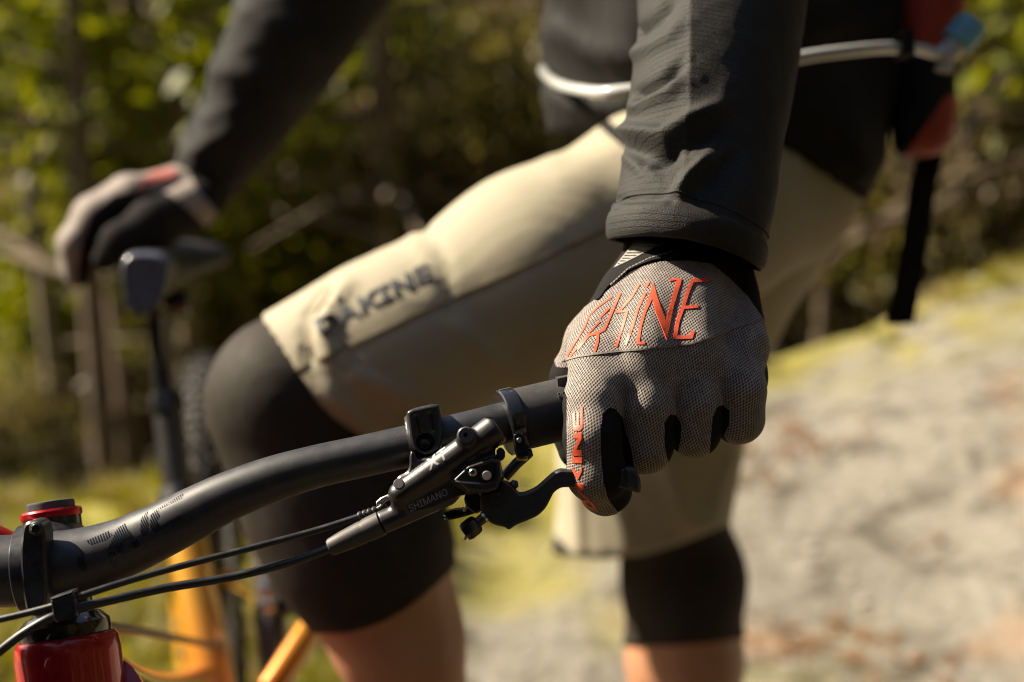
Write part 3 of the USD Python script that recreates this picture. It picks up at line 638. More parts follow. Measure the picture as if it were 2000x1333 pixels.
cv, cf = nets(clamp_sdf, np.minimum(lo, hi), np.maximum(lo, hi), 0.0006)
clamp = obj('lever_clamp', (cv, cf), 'black_anodised', lever, smooth=40, cam_space=True)
obj('clamp_bolt', disc(px(829, 866, YC + 0.001), [0.05, -0.25, -1], 12.0 * K * YC, 0.0035, 0.0012, 32, 0.0018, 0.0025), 'cap_grey', lever, cam_space=True)
obj('clamp_bracket', prism(smooth_outline([(801, 880), (812, 884), (815, 900), (868, 880), (872, 892), (830, 930), (790, 955), (774, 948), (776, 930), (800, 920)]), YB + 0.012, YB + 0.008, YB + 0.020, 0.001), 'black_anodised', lever, cam_space=True)
# lever blade: runs behind the index finger
blade = [z4(560, 700), z4(680, 700), z4(760, 690), z4(800, 590), z4(850, 575), z4(920, 610), z4(985, 690), z4(1010, 715), z4(1080, 705), z4(1200, 650), z4(1300, 560), z4(1400, 470), z4(1470, 440), z4(1530, 445),
         (1130, 917), (1180, 915), (1236, 914), (1247, 932), (1248, 958), (1236, 958), (1200, 948), (1150, 948), (1110, 950), z4(1480, 640), z4(1400, 690), z4(1360, 770), z4(1310, 870), z4(1220, 960), z4(1080, 1020), z4(970, 1060), z4(905, 1112), z4(880, 1112), z4(850, 1085), z4(720, 1060), z4(620, 990), z4(570, 900)]
bo = np.array(blade, float); bo = np.vstack([bo[:14], bo[14:]])
obj('lever_blade', prism(smooth_outline(blade), YB + 0.002, YB - 0.0035, YB + 0.0065, 0.0009), 'lever_black', lever, smooth=30, cam_space=True)
obj('blade_tip', prism(smooth_outline([(1214, 912), (1236, 910), (1249, 932), (1250, 960), (1238, 960), (1222, 950)]), YB + 0.002, YB - 0.0055, YB + 0.0085, 0.0016), 'lever_black', lever, smooth=30, cam_space=True)
obj('pivot_washer', disc(pp(*z4(738, 782), -0.0034), [0, 0, -1], 14.5 * RB, 0.0006, 0.0001, 36), 'socket_dark', lever, cam_space=True)
obj('blade_pivot', disc(pp(*z4(744, 776), -0.0038), [0, 0, -1], 13.2 * RB, 0.0009, 0.0002, 36), 'lever_black', lever, cam_space=True)
obj('blade_rivet', disc(pp(*z4(930, 640), -0.000), [0.55, 0.6, -0.5], 9 * RB, 0.0035, 0.0012, 24), 'gloss_black', lever, cam_space=True)
kd = pp(905, 1045, -0.002) - pp(950, 1010, -0.001); kd /= np.linalg.norm(kd)
obj('reach_shaft', lathe(pp(950, 1008, -0.001), kd, [(-0.001, 9 * RB), (0.0012, 11.5 * RB), (0.0012, 10.2 * RB), (0.011, 10.2 * RB)], 32), 'black_anodised', lever, cam_space=True)
obj('reach_washer', lathe(pp(947, 1010, -0.001), kd, [(-0.0005, 9 * RB), (-0.0005, 12 * RB), (0.0007, 12 * RB), (0.0007, 9 * RB)], 32), 'steel', lever, cam_space=True)
obj('reach_knob', lathe(pp(932, 1023, -0.002), kd, [(-0.0008, 13 * RB), (0.0002, 18.5 * RB), (0.0018, 20.0 * RB), (0.0058, 20.0 * RB), (0.0076, 17 * RB), (0.0078, 9 * RB), (0.0066, 8 * RB)], 7), 'gloss_black', lever, smooth=20, cam_space=True)
obj('reach_bolt', tube([pp(914, 1034, 0.004), pp(908, 1055, 0.003)], [3.6 * RB, 3.3 * RB], 14), 'steel', lever, cam_space=True)
obj('shift_paddle', prism(smooth_outline([z2(760, 870), z2(800, 845), z2(960, 830), z2(985, 850), z2(900, 880), z2(800, 905), z2(755, 900)]), YB + 0.016, YB + 0.010, YB + 0.020, 0.0012), 'gloss_black', lever, cam_space=True)
obj('spring', tube([pp(*z2(880, 860), 0.004), pp(*z2(900, 820), 0.004), pp(*z2(930, 780), 0.004)], 0.0005, 8), 'brass', lever, cam_space=True)
obj('dropper_paddle', tube([px(985, 932, 0.700), px(1010, 905, 0.700), px(1032, 886, 0.700), px(1040, 884, 0.70)], [11.5 * RB, 11.5 * RB, 11.0 * RB, 7 * RB], 24), 'black_anodised', lever, smooth=50, cam_space=True)
obj('lever_body_back', prism(smooth_outline([z4(380, 730), z4(560, 700), z4(620, 880), z4(520, 960), z4(400, 860)]), YB + 0.006, YB + 0.003, YB + 0.014, 0.001), 'black_anodised', lever, cam_space=True)
cab = [px(u, v, 0.676 + dy) for u, v, dy in ((752, 985, 0.004), (735, 998, 0.004), (709, 1007, 0.003), (612, 1038, 0.0), (504, 1067, -0.006), (396, 1095, -0.012), (288, 1124, -0.02), (151, 1167, -0.032), (104, 1184, -0.034), (0, 1210, -0.034), (-120, 1232, -0.03))]
obj('cable_end_loop', tube([pp(*z2(x, y), 0.004) for x, y in ((365, 825), (362, 805), (385, 785), (430, 765), (438, 772), (400, 795), (380, 815))], 0.0009, 10), 'steel', lever, cam_space=True)
c1 = spline(cab, 90); obj('shifter_cable', tube(c1, 0.00165, 20), 'hose_black', bike, smooth=50, cam_space=True)
fer = spline(cab[1:4], 10)[:4]
obj('cable_ferrule', tube(np.array([c1[2] + (c1[6] - c1[2]) * k / 12 for k in range(13)]), [0.0024 if k % 3 else 0.0019 for k in range(13)], 20), 'black_anodised', bike, smooth=20, cam_space=True)
hose = [px(u, v, 0.675 + dy) for u, v, dy in ((660, 1062, 0.0), (644, 1071, 0.0), (540, 1106, -0.004), (432, 1131, -0.008), (324, 1149, -0.014), (216, 1173, -0.024), (162, 1186, -0.03), (108, 1203, -0.034), (54, 1232, -0.036), (0, 1272, -0.036), (-90, 1360, -0.03))]
c2 = spline(hose, 90); obj('brake_hose', tube(c2, 0.0021, 20), 'hose_black', bike, smooth=50, cam_space=True)
YH = 0.6425
clipo = [(106, 1170), (146, 1156), (152, 1158), (157, 1200), (118, 1212), (112, 1206)]
obj('cable_clip', prism(clipo, YH, YH - 0.0052, YH - 0.0026, 0.0005), 'black_anodised', bike, cam_space=True)
obj('cable_clip', prism([(106, 1170), (148, 1156), (147, 1151), (105, 1165)], YH, YH - 0.0052, YH + 0.0045, 0.0004), 'black_anodised', bike, cam_space=True)
# stem
YS = 0.690; RS = K * YS
sc, st_, sr = bar_at(74)
def band(u, w, extra, name, matn):
    c, t, r = bar_at(u); obj(name, lathe(c - t * w / 2, t, [(0, r * 0.98), (0, r + extra - 0.0006), (0.0006, r + extra), (w - 0.0006, r + extra), (w, r + extra - 0.0006), (w, r * 0.98)], 72), matn, bike, cam_space=True)
band(72, 0.0115, 0.0042, 'stem_faceplate', 'black_anodised')
band(98, 0.0030, 0.0018, 'stem_collar', 'black_anodised')
plate = smooth_outline([(50, 1032), (58, 1016), (84, 1014), (94, 1030), (96, 1075), (100, 1160), (92, 1200), (60, 1200), (50, 1150), (46, 1075)])
obj('stem_plate_boss', prism(plate, YS - 0.018, YS - 0.0235, YS - 0.010, 0.0012), 'black_anodised', bike, cam_space=True)
obj('stem_bolt_seat', disc(px(72, 1033, YS - 0.0238), [0, 0.1, -1], 13.5 * RS, 0.0010, 0.0003, 36), 'cap_grey', bike, cam_space=True)
obj('stem_bolt', disc(px(72, 1033, YS - 0.0246), [0, 0.1, -1], 10.5 * RS, 0.0016, 0.0006, 30, 0.0017, 0.002), 'gloss_black', bike, cam_space=True)
HT_top, HT_bot = px(101, 1012, 0.7225), px(131, 1262, 0.716)
hax = HT_top - HT_bot; hax /= np.linalg.norm(hax)
def on_head(c, prof, name, matn, sides=56, sm=30): obj(name, lathe(c, hax, prof, sides), matn, bike, smooth=sm, cam_space=True)
RT = K * 0.7225
on_head(px(101, 1012, 0.7225), [(0, 57 * RT), (0.0008, 58.5 * RT), (0.0030, 58.5 * RT), (0.0040, 56 * RT), (0.0042, 50 * RT)], 'headset_ring', 'red_anodised')
on_head(px(99.5, 997, 0.723), [(-0.002, 46 * RT), (0.0030, 46 * RT), (0.0042, 44.5 * RT), (0.0046, 41 * RT), (0.0046, 10 * RT), (0.0040, 9 * RT)], 'top_cap', 'cap_grey')
on_head(px(108, 1075, 0.721), [(-0.012, 55 * RT), (0.0, 56 * RT), (0.0175, 56 * RT), (0.0182, 55 * RT)], 'stem_steerer_clamp', 'gloss_black')
a0, a1 = px(108, 1075, 0.721), bar_at(74)[0]
obj('stem_body', tube([a0 + (a1 - a0) * t for t in (0, 0.3, 0.7, 1.0)], [0.019, 0.018, 0.018, 0.017], 32), 'black_anodised', bike, cam_space=True)
on_head(px(126, 1222, 0.717), [(-0.0080, 84 * K * 0.717), (-0.003, 88 * K * 0.717), (0.001, 86 * K * 0.722), (0.0052, 70 * K * 0.722), (0.0062, 58 * K * 0.722), (0.016, 57 * K * 0.722), (0.024, 52 * K * 0.722)], 'headset_cup', 'gloss_black')
on_head(px(131, 1262, 0.716), [(-0.11, 0.029), (-0.05, 0.0262), (-0.004, 0.0262), (0.0022, 0.0255), (0.0046, 0.0240), (0.0056, 0.0215)], 'head_tube', 'fade_paint', 72)
# frame
def Bw(s, z, lat=0.0):
    """Point of the bicycle: s metres behind the stem, height z, lat to its left side."""
    o = W(px(100, 1000, 0.752)); d = np.array([-0.158, 0.987, 0]); l = np.array([0.987, 0.158, 0])
    return np.array([o[0], o[1], 0]) + d * s + l * lat + [0, 0, z]
ht = W(px(131, 1262, 0.716)); ht2 = W(px(150, 1420, 0.696))
st_top, st_mid, st_bot = W(px(352, 985, 1.475)), W(px(383, 1160, 1.42)), W(px(415, 1330, 1.375))
st_dir = st_bot - st_top; st_dir /= np.linalg.norm(st_dir); bb = st_top + st_dir * 0.36
TT = spline([ht + [0, 0.015, -0.030], ht * 0.5 + W(px(395, 1330, 1.37)) * 0.5 + [0, 0, -0.025], W(px(395, 1330, 1.37))], 24)
obj('top_tube', tube(TT, np.linspace(0.023, 0.017, 24), 32), 'fade_paint', bike, smooth=50)
obj('rear_brake_hose', tube(spline([W(px(196, 1222, 0.80)), W(px(300, 1238, 1.0)), W(px(432, 1266, 1.36))], 14), 0.003, 12), 'hose_black', bike, smooth=60)
obj('down_tube', tube(spline([ht2 + [0, 0.015, 0], ht2 + (bb - ht2) * 0.5, bb], 12), [0.03] * 12, 32), 'fade_paint', bike, smooth=50)
obj('seat_tube', tube([st_top, st_mid, bb], [0.0195, 0.0205, 0.023], 40), 'fade_paint', bike, smooth=50)
obj('seat_collar', tube([st_top - st_dir * 0.014, st_top - st_dir * 0.0135, st_top + st_dir * 0.004], [0.019, 0.021, 0.021], 32), 'black_anodised', bike, smooth=30)
post_top = W(px(309, 612, 1.502)); pc = W(px(326, 792, 1.502))
obj('seatpost', tube([pc + (pc - post_top) * 0.02, post_top], [0.0128, 0.0128], 32), 'gloss_black', bike)
pd = (st_top - pc); pl = np.linalg.norm(pd); pd /= pl
obj('seatpost_collar', lathe(pc - pd * 0.014, pd, [(0, 0.013), (0.001, 0.0175), (0.010, 0.0185), (0.022, 0.0185), (0.023, 0.0158)], 40), 'gloss_black', bike)
obj('seatpost_lower', tube([pc, st_top], [0.0155, 0.0155], 32), 'hose_black', bike)
# rear wheel
axle = Bw(1.26, 0.36); wl = np.array([0.987, 0.158, 0])
def wheel(c, name_t, name_r, R=0.355):
    a = np.cross(wl, [0, 0, 1.0]); ang = np.linspace(0, 2 * np.pi, 97)[:-1]
    ring = np.array([c + R * (math.cos(t) * a + math.sin(t) * np.array([0, 0, 1.0])) for t in ang])
    def torus(R, r, n=96, m=16):
        V = []
        for t in ang:
            rad = math.cos(t) * a + math.sin(t) * np.array([0, 0, 1.0])
            for k in range(m):
                w = 2 * np.pi * k / m; V.append(c + rad * (R + r * math.cos(w)) + wl * r * math.sin(w))
        i, j = np.meshgrid(np.arange(n), np.arange(m), indexing='ij')
        q = np.stack([i * m + j, i * m + (j + 1) % m, ((i + 1) % n) * m + (j + 1) % m, ((i + 1) % n) * m + j], -1).reshape(-1, 4)
        return np.array(V), q
    t = obj(name_t, torus(R - 0.028, 0.028), 'tyre', bike, smooth=60)
    blocks = []
    for k in range(110):
        th = 2 * np.pi * k / 110
        for w in ((-0.75, 0.0, 0.75) if k % 2 else (-0.4, 0.4, -1.15, 1.15)):
            rad = math.cos(th) * a + math.sin(th) * np.array([0, 0, 1.0]); tang = np.cross(wl, rad)
            n_ = rad * math.cos(w) + wl * math.sin(w); b_ = np.cross(tang, n_)
            M = np.eye(4); M[:3, 0], M[:3, 1], M[:3, 2] = tang, b_, n_; M[:3, 3] = c + rad * (R - 0.028) + n_ * 0.0295
            bx = trimesh.creation.box([0.010, 0.012, 0.007]); bx.apply_transform(M); blocks.append(bx)
    k = trimesh.util.concatenate(blocks); obj('tread', k, 'tyre', t, smooth=False, kind='stuff')
    obj(name_r, torus(R - 0.066, 0.013), 'rim_dark', bike, smooth=60)
    for k in range(28):
        th = 2 * np.pi * k / 28; rad = math.cos(th) * a + math.sin(th) * np.array([0, 0, 1.0]); s = 1 if k % 2 else -1
        obj('spoke', tube([c + wl * 0.025 * s + 0.022 * np.cross(wl, rad), c + rad * (R - 0.075)], 0.001, 5), 'steel', bike)
    obj('hub', lathe(c - wl * 0.055, wl, [(0, 0.008), (0.02, 0.008), (0.022, 0.026), (0.026, 0.026), (0.03, 0.012), (0.08, 0.012), (0.084, 0.028), (0.088, 0.028), (0.11, 0.009)], 24), 'black_anodised', bike)
wheel(axle, 'rear_tyre', 'rear_rim')
fa = Bw(-0.42, 0.36); wheel(fa, 'front_tyre', 'front_rim')
crown = W(px(150, 1420, 0.69)) - np.array([0, 0.02, 0.03])
obj('fork_crown', tube([crown - wl * 0.07, crown, crown + wl * 0.07], [0.02, 0.026, 0.02], 20), 'gloss_black', bike)
for s in (-1, 1): obj('fork_leg', tube([crown + wl * 0.066 * s + [0, 0.004, 0.012], fa + wl * 0.066 * s], [0.0175, 0.021], 20), 'gloss_black', bike)
for s in (-1, 1):
    obj('chainstay', tube(spline([bb + wl * 0.03 * s, bb + (axle - bb) * 0.4 + wl * 0.045 * s, axle + wl * 0.06 * s], 10), 0.011, 16), 'fade_paint', bike)
    obj('seat_stay', tube(spline([st_mid + wl * 0.025 * s + [0, .03, 0], st_mid + (axle - st_mid) * 0.5 + wl * 0.05 * s, axle + wl * 0.06 * s], 10), 0.009, 16), 'fade_paint', bike)
# link of the rear suspension and the shock beside the seat tube
obj('rocker_link', tube(spline([W(px(612, 1215, 1.40)), W(px(565, 1290, 1.37)), W(px(525, 1350, 1.35))], 8), 0.013, 18), 'fade_paint', bike)
obj('rear_shock', lathe(W(px(545, 1360, 1.40)), W(px(500, 990, 1.47)) - W(px(545, 1360, 1.40)), [(0, 0.008), (0.0, 0.016), (0.09, 0.016), (0.092, 0.012), (0.16, 0.012), (0.162, 0.015), (0.20, 0.015), (0.202, 0.008)], 28), 'rim_dark', bike)
obj('shock_shaft', tube([W(px(510, 1010, 1.46)), W(px(525, 1180, 1.43))], [0.0145, 0.0145], 24), 'steel', bike)
obj('shock_reservoir', tube([W(px(556, 1080, 1.43)), W(px(566, 1200, 1.41))], [0.017, 0.017], 24), 'gloss_black', bike)
for k, (u, v) in enumerate(((524, 1102), (519, 1152), (524, 1182))):
    obj('shock_dial', lathe(W(px(u, v, 1.40)), W(px(u, v, 1.39)) - W(px(u, v, 1.40)), [(0, 0.007), (0.005, 0.007), (0.007, 0.004)], 18), 'steel', bike)
obj('crank_arm', tube([bb + wl * 0.075, bb + wl * 0.085 + [0, 0.10, -0.12]], [0.015, 0.012], 14), 'gloss_black', bike)
obj('pedal', trimesh.creation.box([0.10, 0.09, 0.018], transform=trimesh.transformations.translation_matrix(bb + wl * 0.15 + [0, 0.10, -0.12])), 'gloss_black', bike)
obj('crank_arm', tube([bb - wl * 0.075, bb - wl * 0.085 + [0, -0.10, 0.12]], [0.015, 0.012], 14), 'gloss_black', bike)
obj('chainring', lathe(bb - wl * 0.06, wl, [(0, 0.03), (0, 0.066), (0.003, 0.066), (0.003, 0.03)], 32), 'gloss_black', bike)
obj('remote_lever', prism(smooth_outline([(-40, 1010), (0, 1030), (42, 1050), (44, 1056), (0, 1052), (-50, 1040)]), 0.72, 0.716, 0.724, 0.001), 'red_anodised', bike, cam_space=True)
# saddle
def saddle():
    S = [(0.0, 282, 566, 1.325, 30, 40), (0.03, 281, 556, 1.323, 40, 54), (0.12, 282, 550, 1.335, 43, 60), (0.3, 290, 540, 1.39, 50, 52), (0.5, 300, 525, 1.48, 62, 44), (0.7, 318, 508, 1.54, 95, 36), (0.88, 328, 500, 1.60, 122, 32), (1.0, 332, 498, 1.65, 116, 20)]
    P_ = np.array([np.r_[px(u, v, Y), w * K * Y, h * K * Y] for _, u, v, Y, w, h in S])
    from scipy.interpolate import PchipInterpolator
    n, m = 40, 40; Q = PchipInterpolator([s[0] for s in S], P_)(np.linspace(0, 1, n)); V = []
    for i_, c in enumerate(Q):
        nose = 1 - float(sstep(0.2, 0.5, i_ / (n - 1)))
        for k in range(m):
            a = 2 * np.pi * k / m; x, y = math.cos(a), math.sin(a)
            x = math.copysign(abs(x) ** (0.75 - 0.3 * nose), x); y = math.copysign(abs(y) ** (0.8 - 0.3 * nose), y); x = x * (1 + 0.20 * y * nose) + 0.10 * y * nose
            sag = 0.10 * abs(x) ** 2
            V.append(c[:3] + [x * c[3], c[4] * (y * (1.0 if y > 0 else 0.9) - sag), 0])
    i, j = np.meshgrid(np.arange(n - 1), np.arange(m), indexing='ij'); q = np.stack([i * m + j, i * m + (j + 1) % m, (i + 1) * m + (j + 1) % m, (i + 1) * m + j], -1).reshape(-1, 4)
    f = np.vstack([q[:, [0, 1, 2]], q[:, [0, 2, 3]]]); V = np.array(V); N = len(V)
    V = np.vstack([V, Q[0, :3], Q[-1, :3]]); j = np.arange(m); j2 = (j + 1) % m
    f = np.vstack([f, np.stack([np.full(m, N), j2, j], 1), np.stack([np.full(m, N + 1), (n - 1) * m + j, (n - 1) * m + j2], 1)])
    w = trimesh.Trimesh(W(V), f, process=False)
    return (V, f[:, ::-1]) if w.volume > 0 else (V, f)
sv_, sf_ = saddle(); ns = (sv_[sf_].mean(1)[:, 2] < 1.385)
saddle_part = obj('saddle', (sv_, sf_[~ns]), 'saddle_black', bike, smooth=60, cam_space=True)
obj('saddle_nose', (sv_, sf_[ns]), 'saddle_grey', saddle_part, smooth=60, cam_space=True, label='glossy grey nose of the saddle')
for s in (-14, 14):
    obj('saddle_rail', tube(spline([px(300 + s * 0.6, 590, 1.41), px(305 + s, 600, 1.46), px(315 + s, 596, 1.55), px(325 + s, 540, 1.60)], 20), 0.0036, 12), 'gloss_black', saddle_part, smooth=50, cam_space=True)
obj('saddle_clamp', lathe(px(300, 598, 1.50), [1, 0.1, 0.15], [(-0.022, 0.010), (-0.02, 0.014), (0.035, 0.014), (0.037, 0.010)], 24), 'gloss_black', bike, cam_space=True)

# ------------------------------------------------------------------ the person
rider = thing('person', 'person in black shirt, tan shorts and grey gloves gripping the handlebar', 'person', W(px(1330, 1760, 1.70)))
def legs(p):
    near = chain(p, [(1480, 360, 1.24, 150), (1000, 580, 1.15, 135), (575, 785, 1.12, 146), (640, 960, 1.125, 150), (705, 1060, 1.13, 158), (775, 1240, 1.15, 116), (900, 1560, 1.20, 55)], 0.03)
    far = chain(p, [(1455, 390, 1.42, 135), (1325, 640, 1.50, 112), (1306, 980, 1.57, 92), (1335, 1130, 1.60, 106), (1338, 1290, 1.63, 105), (1335, 1420, 1.66, 90), (1330, 1700, 1.70, 52)], 0.03)
    return near, far
def torso(p):
    d = chain(p, [(1430, 230, 1.24, 240), (1330, -250, 1.22, 290), (1270, -700, 1.22, 250)], 0.05)
    e = chain(p, [(1430, 230, 1.40, 230), (1330, -250, 1.42, 270), (1290, -700, 1.44, 240)], 0.05)
    return smin(d, e, 0.06)
def arms(p):
    l = chain(p, [(1345, 470, 0.762, 60), (1400, 180, 0.805, 100), (1430, -230, 0.88, 120), (1420, -760, 1.14, 150)], 0.02)
    r = chain(p, [(405, 345, 1.50, 46), (520, 180, 1.50, 66), (760, -240, 1.52, 90), (1150, -720, 1.50, 140)], 0.02)
    return smin(l, r, 0.002)
def head(p):
    d = chain(p, [(1270, -760, 1.33, 130), (1160, -1000, 1.33, 130)], 0.03)
    return smin(d, smin(chain(p, [(1130, -1080, 1.33, 205)]), chain(p, [(1030, -985, 1.33, 120)]), 0.05), 0.02)
def body_sdf(p):
    n, f = legs(p); d = smin(n, f, 0.03); d = smin(d, torso(p) + 0.012, 0.03); d = smin(d, arms(p), 0.02); return smin(d, head(p), 0.03)
obj('body', nets(body_sdf, [-0.48, -0.80, 0.66], [0.60, 0.95, 1.95], 0.0125), 'skin', rider, smooth=True, cam_space=True)
hr = lambda p: np.maximum(chain(p, [(1145, -1100, 1.33, 215)]), (to_px(p)[:, 0] * -0.5 + to_px(p)[:, 1] * 0.85 + 1560) * K * 1.3)
obj('hair', nets(hr, [-0.1, 0.60, 1.15], [0.30, 1.0, 1.55], 0.012), 'hair', rider, smooth=True, cam_space=True)
def half(p, a, b):
    """Signed distance in metres (about) to a line through two photo points, negative on its left as seen going from a to b in the photo."""
    q = to_px(p); a, b = np.array(a, float), np.array(b, float); e = (b - a) / np.linalg.norm(b - a)
    return ((q - a) @ np.array([-e[1], e[0]])) * -K * p[:, 2]
def wrinkle(p, amp, s, seed=0, stretch=(1, 1, 1)): return amp * 2 * (meshkit.fbm(p * np.array(stretch) * s, 3, seed) - 0.5)
# knee warmers
def warm_near(p):
    d = legs(p)[0] - 0.0035; d = d + wrinkle(p, 0.0018, 26, 41, (0.6, 1.6, 1)) * sstep(-0.12, 0.0, p[:, 0] + 0.12); q = to_px(p)
    d = np.maximum(d, (q[:, 1] - (1238 - 0.00215 * np.clip(q[:, 0] - 668, 0, 400) ** 2 - 0.12 * np.clip(q[:, 0] - 668, 0, 400) + 18 * 0)) * K * p[:, 2] * 0.8)
    return np.maximum(d, half(p, (830, 300), (930, 1000)) * 1.0)
def warm_far(p):
    d = legs(p)[1] - 0.0035 + 0.0; q = to_px(p)
    return np.maximum(np.maximum(d, (q[:, 1] - (1262 - 0.0004 * (q[:, 0] - 1300) * (q[:, 0] - 1200))) * K * p[:, 2]), (900 - q[:, 1]) * K * p[:, 2])
wn = obj('knee_warmer', nets(warm_near, [-0.32, -0.32, 0.93], [0.05, 0.10, 1.33], 0.0055), 'knee_black', rider, smooth=40, cam_space=True)
obj('knee_warmer', nets(warm_far, [0.08, -0.42, 1.42], [0.32, -0.10, 1.78], 0.0055), 'knee_black', rider, smooth=40, cam_space=True)
# shorts
def near_short(p):
    d = chain(p, [(560, 748, 1.12, 140), (690, 712, 1.115, 152), (800, 674, 1.12, 172), (1050, 546, 1.14, 198), (1330, 412, 1.19, 206), (1480, 335, 1.24, 208)], 0.03)
    q = to_px(p)
    # a turned pocket edge and the seam that runs down the thigh, and cloth folds
    d = d + 0.0050 * np.exp(-(line_d(q, [(652, 556), (612, 610), (600, 655), (612, 708)]) / 9.0) ** 2)
    d = d - 0.0050 * np.exp(-(line_d(q, [(672, 552), (640, 600), (628, 650), (640, 700)]) / 16.0) ** 2)
    d = d + 0.0009 * np.exp(-(line_d(q, [(580, 722), (700, 668), (870, 590), (1110, 482)]) / 6.0) ** 2)
    d = d - 0.0018 * np.exp(-(line_d(q, [(800, 455), (838, 500), (848, 560)]) / 16.0) ** 2) + 0.0022 * np.exp(-(line_d(q, [(822, 440), (862, 490), (872, 560)]) / 13.0) ** 2)
    d = d - 0.0016 * np.exp(-(line_d(q, [(1060, 280), (1085, 330), (1150, 360)]) / 26.0) ** 2)
    for L, a, w in (([(690, 730), (800, 780), (880, 840)], 0.005, 16), ([(640, 760), (720, 850), (740, 900)], 0.006, 16), ([(900, 640), (960, 700), (1040, 760)], 0.004, 20), ([(1100, 350), (1180, 300), (1240, 270)], 0.0012, 26)):
        d = d - a * np.exp(-(line_d(q, L) / w) ** 2)
    return smax(d, half(p, (662, 868), (506, 618)), 0.006)
def far_short(p):
    d = chain(p, [(1468, 385, 1.42, 192), (1335, 610, 1.50, 172), (1268, 880, 1.56, 166), (1250, 1080, 1.59, 172)], 0.03)
    q = to_px(p)
    for L, a, w in (([(1120, 900), (1128, 1090)], 0.005, 14), ([(1300, 900), (1340, 1010), (1400, 1040)], 0.006, 22), ([(1200, 960), (1230, 1080)], 0.004, 20), ([(1530, 330), (1600, 400), (1680, 420)], 0.006, 16), ([(1520, 420), (1600, 470)], 0.005, 18), ([(1430, 900), (1400, 1000)], 0.004, 16)):
        d = d - a * np.exp(-(line_d(q, L) / w) ** 2)
    hem = (q[:, 1] - np.interp(q[:, 0], [1060, 1180, 1260, 1330, 1440], [1084, 1092, 1084, 1062, 1018])) * K * p[:, 2]
    return smax(d, hem, 0.006)
def shorts_sdf(p):
    d = smin(near_short(p), far_short(p), 0.02)
    return d + wrinkle(p, 0.0011, 14, 4)
shorts = obj('shorts', nets(shorts_sdf, [-0.24, -0.30, 0.95], [0.47, 0.26, 1.80], 0.0072), 'shorts_tan', rider, smooth=50, cam_space=True)
decal(place_text('DAKINE', 28, 620, 656, 27, 1.70, 0.15, True), shorts_sdf, 0.6, 'shorts_print', 'printed_lettering', shorts, lift=0.0013, step=4)
for L in ([(580, 722), (700, 668), (870, 590), (1110, 482), (1200, 440)], [(656, 556), (616, 610), (603, 655), (616, 706)]):
    decal(LineString(L).buffer(2.2), shorts_sdf, 0.6, 'shorts_seam', 'seam', shorts, lift=0.0013, step=6)
# jersey: torso with its hem, and two sleeves
def jersey_sdf(p):
    d = torso(p); q = to_px(p)
    d = d + wrinkle(p, 0.006, 9, 11)
    d = smin(d, chain(p, [(1300, 60, 1.14, 110), (1400, -300, 1.12, 150)], 0.02), 0.05)
    d = smin(d, smin(chain(p, [(1400, 370, 1.215, 214), (1490, 325, 1.24, 222)], 0.02), chain(p, [(1478, 395, 1.42, 212)]), 0.03), 0.03)
    d = smin(d, chain(p, [(1610, -120, 1.29, 160), (1605, 120, 1.29, 165), (1560, 260, 1.27, 150)], 0.02), 0.04)
    d = smin(d, chain(p, [(1235, -90, 1.27, 158), (1222, 110, 1.27, 156), (1212, 240, 1.26, 146)], 0.02), 0.03)
    for L, a, w in (([(1080, 60), (1150, 100), (1240, 120)], 0.008, 26), ([(1070, 190), (1150, 215), (1230, 205)], 0.007, 20), ([(1590, 60), (1680, 40), (1760, 20)], 0.006, 20), ([(1560, 200), (1660, 260), (1700, 330)], 0.008, 26)):
        d = d - a * np.exp(-(line_d(q, L) / w) ** 2)
    hem = (q[:, 1] - np.interp(q[:, 0], [1000, 1065, 1230, 1400, 1540, 1690, 1730, 1800], [268, 264, 262, 262, 292, 394, 318, 312])) * K * p[:, 2]
    return smax(d, hem, 0.006)
jersey = obj('jersey', nets(jersey_sdf, [-0.05, 0.08, 0.98], [0.50, 0.78, 1.66], 0.0085), 'shirt_black', rider, smooth=50, cam_space=True)
